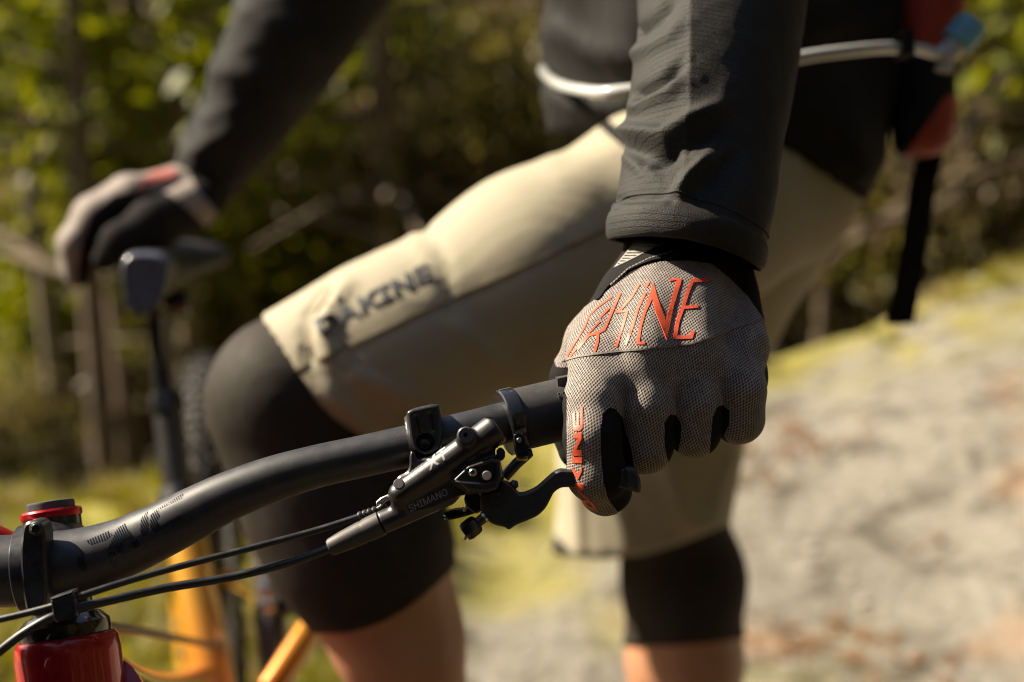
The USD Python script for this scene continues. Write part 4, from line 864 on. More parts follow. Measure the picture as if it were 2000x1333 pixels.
# the near sleeve
def sleeve(pts, folds, n=420, m=300, seed=3, amp=0.0008, cuff=None):
    C = spline([np.r_[px(u, v, Y), r * K * Y] for u, v, Y, r in pts], n)
    t = np.gradient(C[:, :3], axis=0); t /= np.linalg.norm(t, axis=1, keepdims=True)
    away = np.array([0, 0, 1.0]); side = np.cross(t, away); side /= np.linalg.norm(side, axis=1, keepdims=True); fr = np.cross(side, t)
    ang = np.linspace(0, 2 * np.pi, m + 1)
    dirs = np.cos(ang)[None, :, None] * side[:, None] + np.sin(ang)[None, :, None] * fr[:, None]
    V = C[:, None, :3] + dirs * C[:, None, 3:4]
    s = np.r_[0, np.cumsum(np.linalg.norm(np.diff(C[:, :3], axis=0), axis=1))]
    uv = np.stack([np.broadcast_to(ang[None] * 0.042, (n, m + 1)), np.broadcast_to(s[:, None], (n, m + 1))], -1)
    if cuff: V = cuff(V.reshape(-1, 3), uv.reshape(-1, 2), np.repeat(C[:, 1], m + 1)).reshape(V.shape)
    q = to_px(V.reshape(-1, 3)); front = (dirs.reshape(-1, 3)[:, 2] < 0.15)
    disp = np.zeros(len(q)); th, ss = uv[..., 0].ravel() / 0.042, uv[..., 1].ravel()
    per = np.stack([np.cos(th) * 1.3, np.sin(th) * 1.3, ss * 26], -1)
    disp += amp * 2 * (meshkit.fbm(per, 4, seed) - 0.5) * 2
    for L, a, w in folds:
        Lv = np.asarray(L, float); tot = np.linalg.norm(np.diff(Lv, axis=0), axis=1).sum(); e0 = np.linalg.norm(q - Lv[0], axis=1) / tot; e1 = np.linalg.norm(q - Lv[-1], axis=1) / tot
        d = line_d(q, L); fade = sstep(0.0, 0.35, e1) * (1 if Lv[0, 0] < 1262 else sstep(0.0, 0.25, e0))
        disp += np.where(front, a * 1.25 * fade * (np.exp(-(d / w) ** 2) if w > 0 else np.exp(d / w)), 0)
    return V.reshape(-1, 3) + dirs.reshape(-1, 3) * disp[:, None], uv.reshape(-1, 2), n, m + 1, C, dirs
def grid_faces(n, m):
    i, j = np.meshgrid(np.arange(n - 1), np.arange(m - 1), indexing='ij')
    q = np.stack([i * m + j, i * m + j + 1, (i + 1) * m + j + 1, (i + 1) * m + j], -1).reshape(-1, 4)
    return np.vstack([q[:, [0, 1, 2]], q[:, [0, 2, 3]]])
folds_near = [([(1358, -420), (1354, 60), (1350, 225), (1338, 330), (1326, 440)], 0.0048, -52),
    ([(1225, 258), (1300, 272), (1353, 246), (1400, 215), (1432, 180)], 0.0044, 17), ([(1225, 292), (1300, 306), (1360, 286), (1425, 240)], -0.0026, 17),
    ([(1255, 188), (1300, 165), (1350, 128)], -0.0040, 11), ([(1245, 212), (1310, 188), (1356, 158)], 0.0026, 13), ([(1245, 68), (1285, 40), (1325, 2)], -0.0040, 12), ([(1245, 105), (1310, 80), (1356, 40)], 0.0026, 14),
    ([(1312, 400), (1345, 352), (1402, 296)], 0.0044, 13), ([(1365, 388), (1400, 345), (1440, 290)], -0.0020, 15), ([(1268, 326), (1305, 310), (1335, 296)], -0.0036, 13), ([(1215, 300), (1262, 338), (1300, 352)], 0.0018, 12),
    ([(1190, 390), (1250, 396), (1320, 392)], -0.0014, 6), ([(1190, 402), (1260, 407), (1330, 404)], 0.0012, 6)]
NS = [(1340, 476, 0.752, 146), (1343, 440, 0.753, 152), (1352, 400, 0.757, 151), (1370, 300, 0.776, 151), (1388, 190, 0.797, 155), (1405, 60, 0.822, 161), (1415, -60, 0.85, 168), (1428, -230, 0.89, 172), (1424, -500, 1.01, 170), (1410, -780, 1.14, 178)]
def cuff_drop(V, uv, cy):
    low = np.clip(1 - uv[:, 1] / 0.11, 0, 1); low = low * low * (3 - 2 * low); V = V.copy()      # the cuff's opening is level, its right end hangs lower
    V[:, 1] -= low * (V[:, 1] - cy) * 0.9
    d_ = np.interp(to_px(V)[:, 0], [1180, 1260, 1340, 1410, 1450, 1500], [-8, -8, 0, 18, 34, 58])
    V[:, 1] -= low * d_ * K * V[:, 2]; return V
V, uv, n_, m_, C_, D_ = sleeve(NS, folds_near, cuff=cuff_drop)
sl = obj('sleeve', (V, grid_faces(n_, m_)), 'sleeve_knit', jersey, smooth=True, cam_space=True, uv=uv)
# turned hem of the cuff: a second layer over the last 16 mm, with its stitching
Vg = V.reshape(n_, m_, 3); s_ = uv.reshape(n_, m_, 2)[:, 0, 1]; kk = int(np.searchsorted(s_, 0.0150))
lay = Vg[:kk + 1] + D_[:kk + 1] * np.interp(s_[:kk + 1], [0, 0.0012, 0.0138, 0.0150], [0.0008, 0.0016, 0.0015, 0.0003])[:, None, None]
inner = Vg[0] - D_[0] * 0.0016
under = np.stack([Vg[min(6, kk)] - D_[0] * 0.002, inner, (lay[0] + inner) / 2 - np.array([0, 0.0007, 0]), lay[0]])
hem = np.concatenate([under, lay[1:]]); uvh = np.concatenate([uv.reshape(n_, m_, 2)[:4] * 1.0, uv.reshape(n_, m_, 2)[1:kk + 1]])
obj('cuff_hem', (hem.reshape(-1, 3), grid_faces(len(hem), m_)), 'sleeve_knit', sl, smooth=True, cam_space=True, uv=uvh.reshape(-1, 2))
row = Vg[int(np.searchsorted(s_, 0.0190))] + D_[0] * 0.0003
sti = []
for j in range(0, m_ - 1):
    a, b = row[j], row[j + 1]; sti.append(tube(np.array([a - D_[0][j] * 0.0002, a + (b - a) * 0.3 + D_[0][j] * 0.0002, a + (b - a) * 0.62 - D_[0][j] * 0.0002]), 0.00022, 5))
obj('stitching', join(*sti), 'thread', sl, cam_space=True, kind='stuff')
# the far sleeve
FS = [(398, 352, 1.50, 66), (420, 315, 1.50, 72), (450, 270, 1.50, 82), (520, 150, 1.50, 104), (600, 20, 1.51, 122), (680, -110, 1.52, 130), (770, -250, 1.53, 134), (950, -500, 1.52, 150), (1150, -740, 1.50, 175)]
fold_far = [([(380, 300), (450, 262), (520, 300)], 0.0045, 22), ([(430, 140), (520, 150), (580, 230)], 0.0045, 24), ([(470, 10), (560, 60), (630, 130)], 0.0045, 24), ([(380, 335), (420, 340), (470, 360)], 0.004, 18)]
V2, uv2, n2, m2, _, _ = sleeve(FS, fold_far, 160, 90, 8, 0.003)
obj('sleeve', (V2, grid_faces(n2, m2)), 'shirt_black', jersey, smooth=True, cam_space=True)
# ---- the near glove
G0 = ybar(1250)
def gd(dd, u=1250): return 0.703 + 0.055 * (u - 1000) / 1000.0 + dd / 1000.0
def ch(p, pts, k): return chain(p, [(u, v, gd(d, u), r) for u, v, d, r in pts], k)
def glove_sdf(p):
    idx = ch(p, [(1172, 715, -11, 60), (1158, 792, -26, 54), (1156, 855, -35, 52), (1166, 925, -34, 53), (1183, 955, -22, 46), (1190, 962, -6, 38)], 0.006)
    mid = ch(p, [(1262, 712, -20, 56), (1262, 800, -27, 51), (1259, 868, -23, 52), (1256, 872, -2, 45), (1255, 812, 22, 40)], 0.006)
    rng = ch(p, [(1352, 706, -17, 54), (1356, 790, -25, 48), (1356, 842, -21, 47), (1352, 846, -2, 42), (1350, 790, 22, 38)], 0.006)
    pky = ch(p, [(1440, 692, -5, 52), (1446, 765, -23, 45), (1444, 818, -19, 43), (1438, 824, -2, 38), (1434, 765, 20, 35)], 0.006)
    f = smin(smin(idx, mid, 0.0015), smin(rng, pky, 0.0015), 0.0015)
    w1 = ch(p, [(1215, 742, -22, 46), (1210, 772, -20, 28)], 0.004); w2 = ch(p, [(1308, 738, -21, 46), (1309, 775, -19, 30)], 0.004); w3 = ch(p, [(1398, 726, -19, 45), (1402, 764, -18, 28)], 0.004)
    palm = None
    for c in ([(1252, 562, 30, 66), (1168, 690, 1, 62)], [(1296, 548, 18, 66), (1258, 690, -18, 60)], [(1352, 552, 20, 66), (1348, 688, -17, 62)], [(1424, 588, 25, 60), (1440, 676, -3, 60)],
              [(1330, 620, 14, 90), (1330, 560, 30, 70)]):
        d = ch(p, c, 0.006); palm = d if palm is None else smin(palm, d, 0.010)
    palm = smin(palm, smin(w1, smin(w2, w3, 0.004), 0.004), 0.006)
    thumb = ch(p, [(1235, 575, 30, 58), (1160, 668, 22, 50), (1124, 740, 30, 44), (1118, 830, 34, 40), (1124, 880, 30, 34)], 0.008)
    wrist = ch(p, [(1290, 520, 40, 76), (1302, 430, 52, 80)], 0.01); wrist = smin(wrist, ch(p, [(1392, 530, 40, 78), (1392, 440, 52, 80)], 0.01), 0.012)
    d = smin(smin(palm, f, 0.006), thumb, 0.006); d = smin(d, wrist, 0.012)
    q = to_px(p)
    d = d - 0.0003 * np.exp(-(line_d(q, SEAM) / 8.0) ** 2) + wrinkle(p, 0.00035, 90, 31)
    return d
SEAM = [(1098, 705), (1130, 697), (1180, 690), (1230, 685), (1290, 680), (1350, 672), (1392, 660), (1430, 642), (1470, 630), (1503, 622)]
PANEL = np.array([(1172, 580), (1215, 548), (1255, 522), (1290, 512), (1345, 510), (1390, 516), (1425, 545), (1460, 580), (1482, 612), (1500, 636), (1530, 660), (1540, 700), (1530, 830), (1480, 900), (1445, 885), (1428, 872), (1414, 850), (1424, 830), (1425, 802), (1412, 791), (1400, 795), (1391, 815), (1388, 850), (1386, 880), (1380, 915), (1338, 915), (1324, 885), (1330, 860), (1331, 830), (1322, 812), (1308, 810), (1297, 825), (1297, 870), (1304, 905), (1300, 950), (1250, 950), (1238, 915), (1234, 880), (1225, 850), (1214, 815), (1200, 799), (1188, 797), (1177, 810), (1172, 845), (1173, 885), (1179, 945), (1188, 975), (1206, 1000), (1212, 1030), (1150, 1030), (1112, 975), (1109, 940), (1108, 850), (1108, 775), (1090, 730), (1080, 690), (1095, 650), (1130, 610), (1160, 588)], float)
gv, gf = nets(glove_sdf, [0.015, -0.105, 0.60], [0.165, 0.075, 0.80], 0.00105)
gn = grad(glove_sdf, gv); view = -gv / np.linalg.norm(gv, axis=1, keepdims=True)
fac = (gn * view).sum(1)
pan = np.maximum(poly_sd(to_px(gv), PANEL) * 0.1, (-0.12 - fac) * 12)
# only the near layer: what lies behind the fingers stays black
near_ok = gv[:, 2] - gd(6, to_px(gv)[:, 0]); back_ok = np.where(to_px(gv)[:, 1] > 720, near_ok * 400, -9)
pan = np.maximum(pan, back_ok)
(bk_v, bk_f), (pl_v, pl_f) = split(gv, gf, pan)
import scipy.sparse.csgraph as csg
e_ = np.vstack([bk_f[:, [0, 1]], bk_f[:, [1, 2]]]); nc, lab = csg.connected_components(sparse.coo_matrix((np.ones(len(e_)), (e_[:, 0], e_[:, 1])), (len(bk_v), len(bk_v))), directed=False)
keep = lab == np.bincount(lab).argmax(); fk = keep[bk_f].all(1)
stray = bk_f[~fk]; pl_v, pl_f = join((pl_v, pl_f), (bk_v, stray)) if len(stray) else (pl_v, pl_f)
u_, inv_ = np.unique(bk_f[fk], return_inverse=True); bk_v, bk_f = bk_v[u_], inv_.reshape(-1, 3)
guv = lscm(bk_v, bk_f)
glove = obj('glove', (pl_v, pl_f), 'glove_black', rider, smooth=True, cam_space=True, label='black palm and finger sides of the glove on the grip')
bn_ = grad(glove_sdf, bk_v)
obj('back_panel', (bk_v + bn_ * 0.00035, bk_f), 'glove_mesh', glove, smooth=True, cam_space=True, uv=guv, label='grey open-knit back of the glove on the grip')
def glove_top(p): return glove_sdf(p) - 0.00035
decal(LineString(SEAM).buffer(1.6), glove_top, 0.5, 'piping', 'seam', glove, lift=0.00035, step=4)
L = strokes
letters = [L(([(1108, 697), (1122, 672), (1142, 640), (1150, 618), (1168, 600), (1196, 580)], 4.5), ([(1112, 700), (1134, 672), (1152, 650), (1172, 628)], 4)),
    L(([(1212, 571), (1199, 601), (1190, 622), (1180, 645), (1166, 652), (1150, 656), (1128, 684)], 6), ([(1168, 648), (1167, 668), (1161, 688)], 6.5), ([(1171, 622), (1190, 602)], 5)),
    L(([(1249, 555), (1234, 581), (1212, 606)], 5.6), ([(1201, 611), (1226, 608)], 5), ([(1226, 606), (1216, 640), (1203, 679)], 6)),
    L(([(1261, 571), (1246, 603), (1236, 637), (1222, 675)], 6.4)), L(([(1268, 550), (1261, 562)], 6.5)),
    unary_union([Polygon([(1242, 674), (1244, 656), (1252, 620), (1258, 604), (1277, 551), (1284, 580), (1300, 626), (1321, 548), (1308, 551), (1308, 544), (1332, 545), (1331, 551), (1316, 600), (1302, 666), (1280, 612), (1274, 586), (1262, 612), (1254, 640), (1250, 668), (1261, 668), (1260, 674)])]),
    L(([(1386, 547), (1352, 549), (1343, 571), (1334, 600), (1324, 628), (1318, 660), (1350, 659), (1354, 646)], 8), ([(1332, 602), (1364, 599)], 7))]
for g in letters: decal(g.buffer(-0.55), glove_top, 0.5, 'glove_print', 'printed_letter', glove, lift=0.0003, step=3)
finger = [Polygon([(1119, 808), (1123, 806), (1123.5, 832), (1127, 832), (1127, 806), (1131, 805), (1131, 832), (1133.5, 831), (1134, 795), (1138.5, 794), (1138, 836), (1134, 842), (1120, 842)]),
    Polygon([(1120, 847), (1136, 846), (1136, 858), (1126, 878), (1136, 881), (1137, 890), (1119, 890), (1119, 881), (1129, 857), (1120, 856)]), Polygon([(1118, 894), (1137, 894), (1137, 905), (1118, 904)]),
    Polygon([(1119, 912), (1128, 928), (1137, 912), (1137, 921), (1129, 938), (1119, 922)]), Polygon([(1122, 943), (1140, 946), (1141, 957), (1134, 960), (1152, 975), (1142, 973), (1131, 962), (1124, 951)]),
    Polygon([(1136, 978), (1150, 974), (1163, 988), (1166, 998), (1152, 994), (1143, 989)], [[(1144, 981), (1151, 980), (1158, 990), (1150, 988)]])]
for g in finger: decal(g, glove_top, 0.5, 'glove_print', 'printed_letter', glove, lift=0.0003, step=3)
# wrist strap with its hatched emblem
strap = Polygon(smooth_outline([(1160, 585), (1180, 545), (1210, 510), (1260, 492), (1338, 478), (1342, 486), (1318, 502), (1270, 512), (1225, 532), (1190, 560), (1170, 590)]))
def wr(p): return glove_sdf(p)
decal(strap, wr, 0.5, 'glove_black', 'wrist_strap', glove, lift=0.0012, step=4)
emb = Polygon([(1245, 474), (1302, 476), (1245, 506), (1202, 527)])
stripes = unary_union([sbox(1190, 474 + k * 5.2, 1320, 476.6 + k * 5.2) for k in range(11)])
decal(unary_union([emb.intersection(stripes), emb.difference(emb.buffer(-1.5))]), wr, 0.5, 'emblem_print', 'emblem', glove, lift=0.0016, step=4)
st = [(1195, 560), (1230, 528), (1270, 508), (1320, 493)]
dash = LineString(st); decal(unary_union([LineString([dash.interpolate(k), dash.interpolate(k + 4.0)]).buffer(0.8) for k in range(0, int(dash.length) - 5, 7)]), wr, 0.5, 'piping', 'stitching', glove, lift=0.0015, step=3)
# ---- the far glove, on the saddle
def far_glove(p):
    d = chain(p, [(412, 352, 1.50, 50), (380, 385, 1.49, 56)], 0.01)
    for k, (du, dv, Y) in enumerate(((0, 0, 1.435), (-8, -4, 1.465), (-10, -2, 1.495), (-6, 6, 1.525))):
        d = smin(d, chain(p, [(385, 372, 1.49, 46), (260 + du, 388 + dv, Y, 40)], 0.01), 0.012)
        f = chain(p, [(260 + du, 390 + dv, Y, 46), (192 + du, 425 + dv, Y - 0.01, 38), (152 + du * .6, 478 + dv, Y - 0.012, 32), (150 + du, 536 + dv - k * 5, Y, 26)], 0.008)
        d = smin(d, f, 0.005)
    t = chain(p, [(385, 400, 1.46, 48), (300, 440, 1.415, 48), (235, 474, 1.40, 36), (205, 506, 1.405, 24)], 0.01)
    return smin(d, t, 0.008)
fv, ff = nets(far_glove, [-0.48, 0.03, 1.32], [-0.28, 0.18, 1.62], 0.0022)
FP = np.array([(100, 600), (110, 440), (200, 330), (330, 300), (362, 320), (385, 370), (428, 420), (404, 446), (372, 412), (330, 378), (285, 372), (222, 380), (178, 420), (160, 470), (151, 520), (151, 600)], float)
(f1v, f1f), (f2v, f2f) = split(fv, ff, poly_sd(to_px(fv), FP) * 0.1)
fg = obj('glove', (f2v, f2f), 'glove_black', rider, smooth=True, cam_space=True, label='black palm and thumb of the glove on the saddle')
plain('faded_print', (0.42, 0.11, 0.085), 0.7)
plain('glove_grey', (0.19, 0.158, 0.138), 0.8, 0.0, 0.15, 500)
obj('back_panel', (f1v, f1f), 'glove_grey', fg, smooth=True, cam_space=True, label='grey back of the glove on the saddle')
decal(Polygon([(272, 352), (305, 336), (345, 331), (342, 348), (305, 358), (274, 368)]), far_glove, 1.2, 'faded_print', 'printed_patch', fg, lift=0.0008, step=6)
# shoes and the boulder under the raised foot
for (u, v, Y, s) in ((880, 1610, 1.21, 1), (1310, 1745, 1.71, 1)):
    f = lambda p: smin(chain(p, [(u + 30, v, Y, 62), (u - 120, v + 35, Y, 52), (u - 230, v + 52, Y, 42)], 0.02), chain(p, [(u + 20, v - 60, Y, 62)]), 0.03)
    c = px(u - 90, v, Y); obj('shoe', nets(f, c - [0.22, 0.13, 0.09], c + [0.16, 0.13, 0.09], 0.007), 'shoe', rider, smooth=True, cam_space=True)
# ------------------------------------------------------------------ hydration pack on the person's back and hip
pack = thing('hydration_pack', 'red and black hydration pack with hanging strap and drinking hose on the person', 'backpack', W(px(1800, 150, 1.35)))
def pack_sdf(p):
    q = to_px(p); o = smooth_outline([(1755, -420), (1830, -440), (1900, -200), (1885, 0), (1870, 100), (1866, 170), (1868, 240), (1852, 300), (1765, 310), (1738, 280), (1760, 100), (1745, -120)])
    return smax(poly_sd(q, o) * K * 1.35 + 0.02, np.abs(p[:, 2] - 1.37) - 0.13, 0.03) - 0.02 + wrinkle(p, 0.004, 22, 6)
pv, pf = nets(pack_sdf, [0.33, 0.14, 1.20], [0.48, 0.58, 1.54], 0.006)
pq = to_px(pv)
pg = -poly_sd(pq, np.array([(1700, 40), (1770, 60), (1800, 105), (1900, 95), (1900, 170), (1845, 190), (1770, 300), (1700, 330)], float)) * 0.1
(rv, rf), (kv, kf) = split(pv, pf, -pg * -1)
obj('fabric', (rv, rf), 'pack_red', pack, smooth=True, cam_space=True)
obj('trim', (kv, kf), 'pack_black', pack, smooth=True, cam_space=True)
belt = [px(u, v, Y) for u, v, Y in ((1850, 200, 1.22), (1780, 215, 1.13), (1700, 225, 1.065))]
hosep = spline([px(u, v, Y) for u, v, Y in ((1072, 128, 1.31), (1061, 138, 1.25), (1078, 158, 1.14), (1125, 175, 1.05), (1200, 180, 0.995), (1300, 172, 0.985), (1420, 150, 0.985), (1560, 114, 1.0), (1660, 100, 1.02), (1745, 94, 1.05), (1800, 98, 1.08), (1845, 112, 1.10))], 90)
obj('drinking_hose', tube(hosep, 0.0047, 24), 'hose_clear', pack, smooth=60, cam_space=True)
obj('hose_clip', prism([(1752, 66), (1776, 64), (1778, 112), (1754, 114)], 1.06, 1.045, 1.075, 0.002), 'pack_black', pack, cam_space=True)
obj('valve_elbow', tube(spline([px(1838, 112, 1.10), px(1850, 104, 1.10), px(1868, 82, 1.10)], 12), 0.0088, 20), 'hose_clear', pack, smooth=60, cam_space=True)
obj('bite_valve', lathe(px(1866, 86, 1.10), px(1898, 48, 1.10) - px(1866, 86, 1.10), [(0, 0.009), (0.001, 0.0125), (0.014, 0.0135), (0.021, 0.0125), (0.0225, 0.009)], 28), 'valve_blue', pack, smooth=50, cam_space=True)
obj('valve_stem', tube([px(1850, 110, 1.10), px(1843, 140, 1.10)], 0.007, 16), 'hose_clear', pack, cam_space=True)
strp = spline([px(u, v, Y) for u, v, Y in ((1818, 300, 1.33), (1806, 350, 1.30), (1790, 450, 1.30), (1772, 560, 1.30), (1757, 634, 1.30))], 30)
sv = []
for c in strp:
    for a, b in ((-1, -1), (1, -1), (1, 1), (-1, 1)): sv.append(c + [a * 0.0120, 0, b * 0.0012])
i, j = np.meshgrid(np.arange(29), np.arange(4), indexing='ij'); sq = np.stack([i * 4 + j, i * 4 + (j + 1) % 4, (i + 1) * 4 + (j + 1) % 4, (i + 1) * 4 + j], -1).reshape(-1, 4)
sq = np.vstack([sq, [[0, 3, 2, 1], [116, 117, 118, 119]]])
w = trimesh.Trimesh(W(np.array(sv)), np.vstack([sq[:, [0, 1, 2]], sq[:, [0, 2, 3]]]), process=False)
obj('strap', (np.array(sv), sq[:, ::-1] if w.volume > 0 else sq), 'pack_black', pack, cam_space=True)

# ------------------------------------------------------------------ stones, plants and forest
rng = np.random.default_rng(12)
def rock_mesh(r, seed, squash=0.6):
    m = trimesh.creation.icosphere(3, 1.0); v = m.vertices * (1 + 0.45 * (meshkit.fbm(m.vertices * 1.5 + seed * 7.1, 4, seed)[:, None] - 0.5)); v[:, 2] *= squash
    return v * r, m.faces
b = thing('boulder', 'low grey boulder beside the bicycle under the bent leg', 'boulder', (0.02, 1.14, 0))
v, f = rock_mesh(1.0, 3, 1.0); v = v * [0.25, 0.17, 0.31] + [-0.0, 1.14, 0.23]; obj('stone', (v, f), 'boulder_rock', b, smooth=True)
def leaf_cloud(n, shape, size, seed, clumps=14, spread=0.33):
    """n leaf-sized faces in clumps inside an uneven crown of the given half-axes, centred on the origin."""
    g = np.random.default_rng(seed); sh = np.array(shape)
    c = g.normal(size=(clumps, 3)); c /= np.linalg.norm(c, axis=1, keepdims=True); c *= g.uniform(0.25, 0.95, (clumps, 1)) * sh
    k = g.integers(0, clumps, n); p = c[k] + g.normal(size=(n, 3)) * spread * sh * g.uniform(0.35, 0.8, clumps)[k][:, None]
    a = g.normal(size=(n, 3)); a /= np.linalg.norm(a, axis=1, keepdims=True); b2 = np.cross(a, g.normal(size=(n, 3))); b2 /= np.linalg.norm(b2, axis=1, keepdims=True)
    s = size * g.uniform(0.6, 1.3, (n, 1))
    v = np.stack([p - a * s, p + b2 * s * 0.5, p + a * s, p - b2 * s * 0.5], 1).reshape(-1, 3)
    return v, np.arange(4 * n).reshape(-1, 4)
def branches(h, seed, n=16, r0=0.05, up=0.3, spread=1.0):
    g = np.random.default_rng(seed); out = []
    for k in range(n):
        z = h * g.uniform(0.25, 0.98); a = g.uniform(0, 2 * np.pi); L_ = spread * (1.15 - z / h) * g.uniform(0.7, 1.2) + 0.2
        d = np.array([math.cos(a), math.sin(a), up * g.uniform(-0.4, 1.2)]); p0 = np.array([0, 0, z])
        out.append(tube(np.array([p0, p0 + d * L_ * 0.5 + [0, 0, 0.04], p0 + d * L_]), [r0 * 0.4, r0 * 0.28, r0 * 0.1], 6))
    return join(*out)
def proto_tree(kind, h, r, leafm, barkm, seed):
    t = thing(kind, None, None)
    p = np.array([[0, 0, -0.4], [0.02, 0.01, h * 0.3], [0.06 * h / 6, 0.03, h * 0.65], [0.03, 0.05, h]]); p = spline(p, 14)
    rr = np.interp(np.linspace(0, 1, 14), [0, 0.08, 1], [r * 1.4, r, r * 0.25])
    obj('trunk', join(tube(p, rr, 14), branches(h, seed, 18, r, 0.35, h * 0.22)), barkm, t, smooth=60)
    if leafm:
        v, f = leaf_cloud(1300, (h * 0.22, h * 0.22, h * 0.42), 0.085, seed + 1, 26, 0.22); obj('crown', (v + [0, 0, h * 0.60], f), leafm, t, smooth=False)
    return t
def proto_shrub(kind, w_, h, leafm, seed, n=2400, size=0.042):
    t = thing(kind, None, None); g = np.random.default_rng(seed); st_ = []
    for k in range(7):
        a = g.uniform(0, 2 * np.pi); e = np.array([math.cos(a) * w_ * 0.6, math.sin(a) * w_ * 0.6, h * g.uniform(0.6, 0.95)])
        st_.append(tube(np.array([[0, 0, -0.1], e * [0.35, 0.35, 0.55], e]), [0.014, 0.010, 0.004], 6))
    obj('stem', join(*st_), 'bark_dark', t, smooth=60)
    v, f = leaf_cloud(n, (w_, w_, h * 0.48), size, seed, 16, 0.42); obj('foliage', (v + [0, 0, h * 0.58], f), leafm, t, smooth=False)
    return t
used = {}
def put(proto, kind, label, cat, loc, rotz=0.0, scale=1.0, group=None):
    if proto.path not in used:
        used[proto.path] = 1; x = UsdGeom.Xformable(proto.prim); x.ClearXformOpOrder(); prim = proto.prim
        x.AddTranslateOp(opSuffix='at').Set(Gf.Vec3d(*map(float, loc)))
    else:
        n = numbered('/World', kind); x = UsdGeom.Xform.Define(stage, '/World/' + n); prim = x.GetPrim()
        prim.GetReferences().AddInternalReference(proto.path); prim.SetInstanceable(True)
        x.ClearXformOpOrder(); x.AddTranslateOp(opSuffix='at').Set(Gf.Vec3d(*map(float, loc)))
    x.AddRotateZOp(opSuffix='turn').Set(rotz); x.AddScaleOp(opSuffix='size').Set(Gf.Vec3f(scale, scale, scale))
    tag(prim, label, cat, group); return prim
# trees: (photo column of the trunk, distance, kind)
TA = proto_tree('forest_tree', 8.5, 0.17, 'leaf_olive', 'bark', 5); TB = proto_tree('bare_tree', 8.0, 0.085, None, 'bark', 17); TC = proto_tree('dark_tree', 9.0, 0.14, 'leaf_dark', 'bark_dark', 29); TD = proto_tree('sapling', 5.0, 0.06, 'leaf_lime', 'bark_pale', 41)
def spot(u, y): x = (u - 1000) * K * (y * cp + 0.35); return on(x, y)
TREES = [(205, 8.6, 'B', 'slim bare trunk left of the far glove'), (575, 8.4, 'B', 'slim bare trunk below the far forearm'), (880, 9.4, 'B', 'slim bare trunk left of the shirt front'), (1640, 9.0, 'B', 'slim bare trunk between the near glove and the strap'), (1900, 8.8, 'B', 'slim bare trunk under the drinking valve'), (345, 7.6, 'B', 'broad brown bare trunk rising behind the far sleeve'), (150, 7.4, 'B', 'slim bare trunk above the far glove'), (30, 13.0, 'C', 'dark leafy trunk at the left edge of the photo'), (760, 7.6, 'B', 'slim bare trunk between the two sleeves'), (620, 14.0, 'C', 'dark leafy tree behind the far forearm'),
    (930, 12.5, 'A', 'olive-leaved tree between the far arm and the shirt front'), (1010, 16.0, 'C', 'dark tree behind the raised thigh'), (1930, 12.0, 'B', 'bare trunk right of the pack'), (1720, 9.5, 'C', 'dark tree behind the hanging strap'), (1830, 15.0, 'A', 'olive-leaved tree beyond the mossy ridge'), (470, 16.0, 'A', 'olive-leaved tree deep in the wood behind the far hand'),
    (250, 17.5, 'C', 'dark tree deep in the wood on the left'), (2100, 11.0, 'C', 'dark tree just outside the right edge'), (860, 18.0, 'C', 'dark tree farthest back in the middle'), (1600, 17.0, 'C', 'dark tree far behind the elbow')]
for k, (u, y, t, lab) in enumerate(TREES):
    pr = {'A': TA, 'B': TB, 'C': TC}[t]; put(pr, {'A': 'forest_tree', 'B': 'bare_tree', 'C': 'dark_tree'}[t], lab, 'tree', spot(u, y), float(rng.uniform(0, 360)), float(rng.uniform(0.9, 1.15)), 'trees of the wood behind the outcrop')
for u, y, lab in ((60, 8.2, 'lime-green sapling at the upper left'), (470, 8.0, 'lime-green sapling left of the far sleeve'), (1980, 8.5, 'lime-green sapling at the upper right')):
    put(TD, 'sapling', lab, 'tree', spot(u, y), float(rng.uniform(0, 360)), 1.0, 'saplings of the wood')
SL = proto_shrub('lime_shrub', 0.55, 1.1, 'leaf_lime', 3); SO = proto_shrub('olive_shrub', 0.7, 1.4, 'leaf_olive', 7, 2800); SD = proto_shrub('dark_shrub', 0.8, 1.5, 'leaf_dark', 9, 2800); SBR = proto_shrub('brown_shrub', 0.6, 1.1, 'leaf_brown', 13, 1800)
def shrub_at(u, v, Y, kind, lab, s=1.0):
    """A shrub whose middle is seen at a photo position; it stands on the slope there (taller ones lower down)."""
    pr = {'L': SL, 'O': SO, 'D': SD, 'B': SBR}[kind]; nm = {'L': 'lime_shrub', 'O': 'olive_shrub', 'D': 'dark_shrub', 'B': 'brown_shrub'}[kind]
    c = W(px(u, v, Y)); g = float(terrain(c[0], c[1]))
    put(pr, nm, lab, 'shrub', (c[0], c[1], max(g - 0.05, c[2] - 0.7 * s)), float(rng.uniform(0, 360)), s, 'shrubs on the slope behind the outcrop')
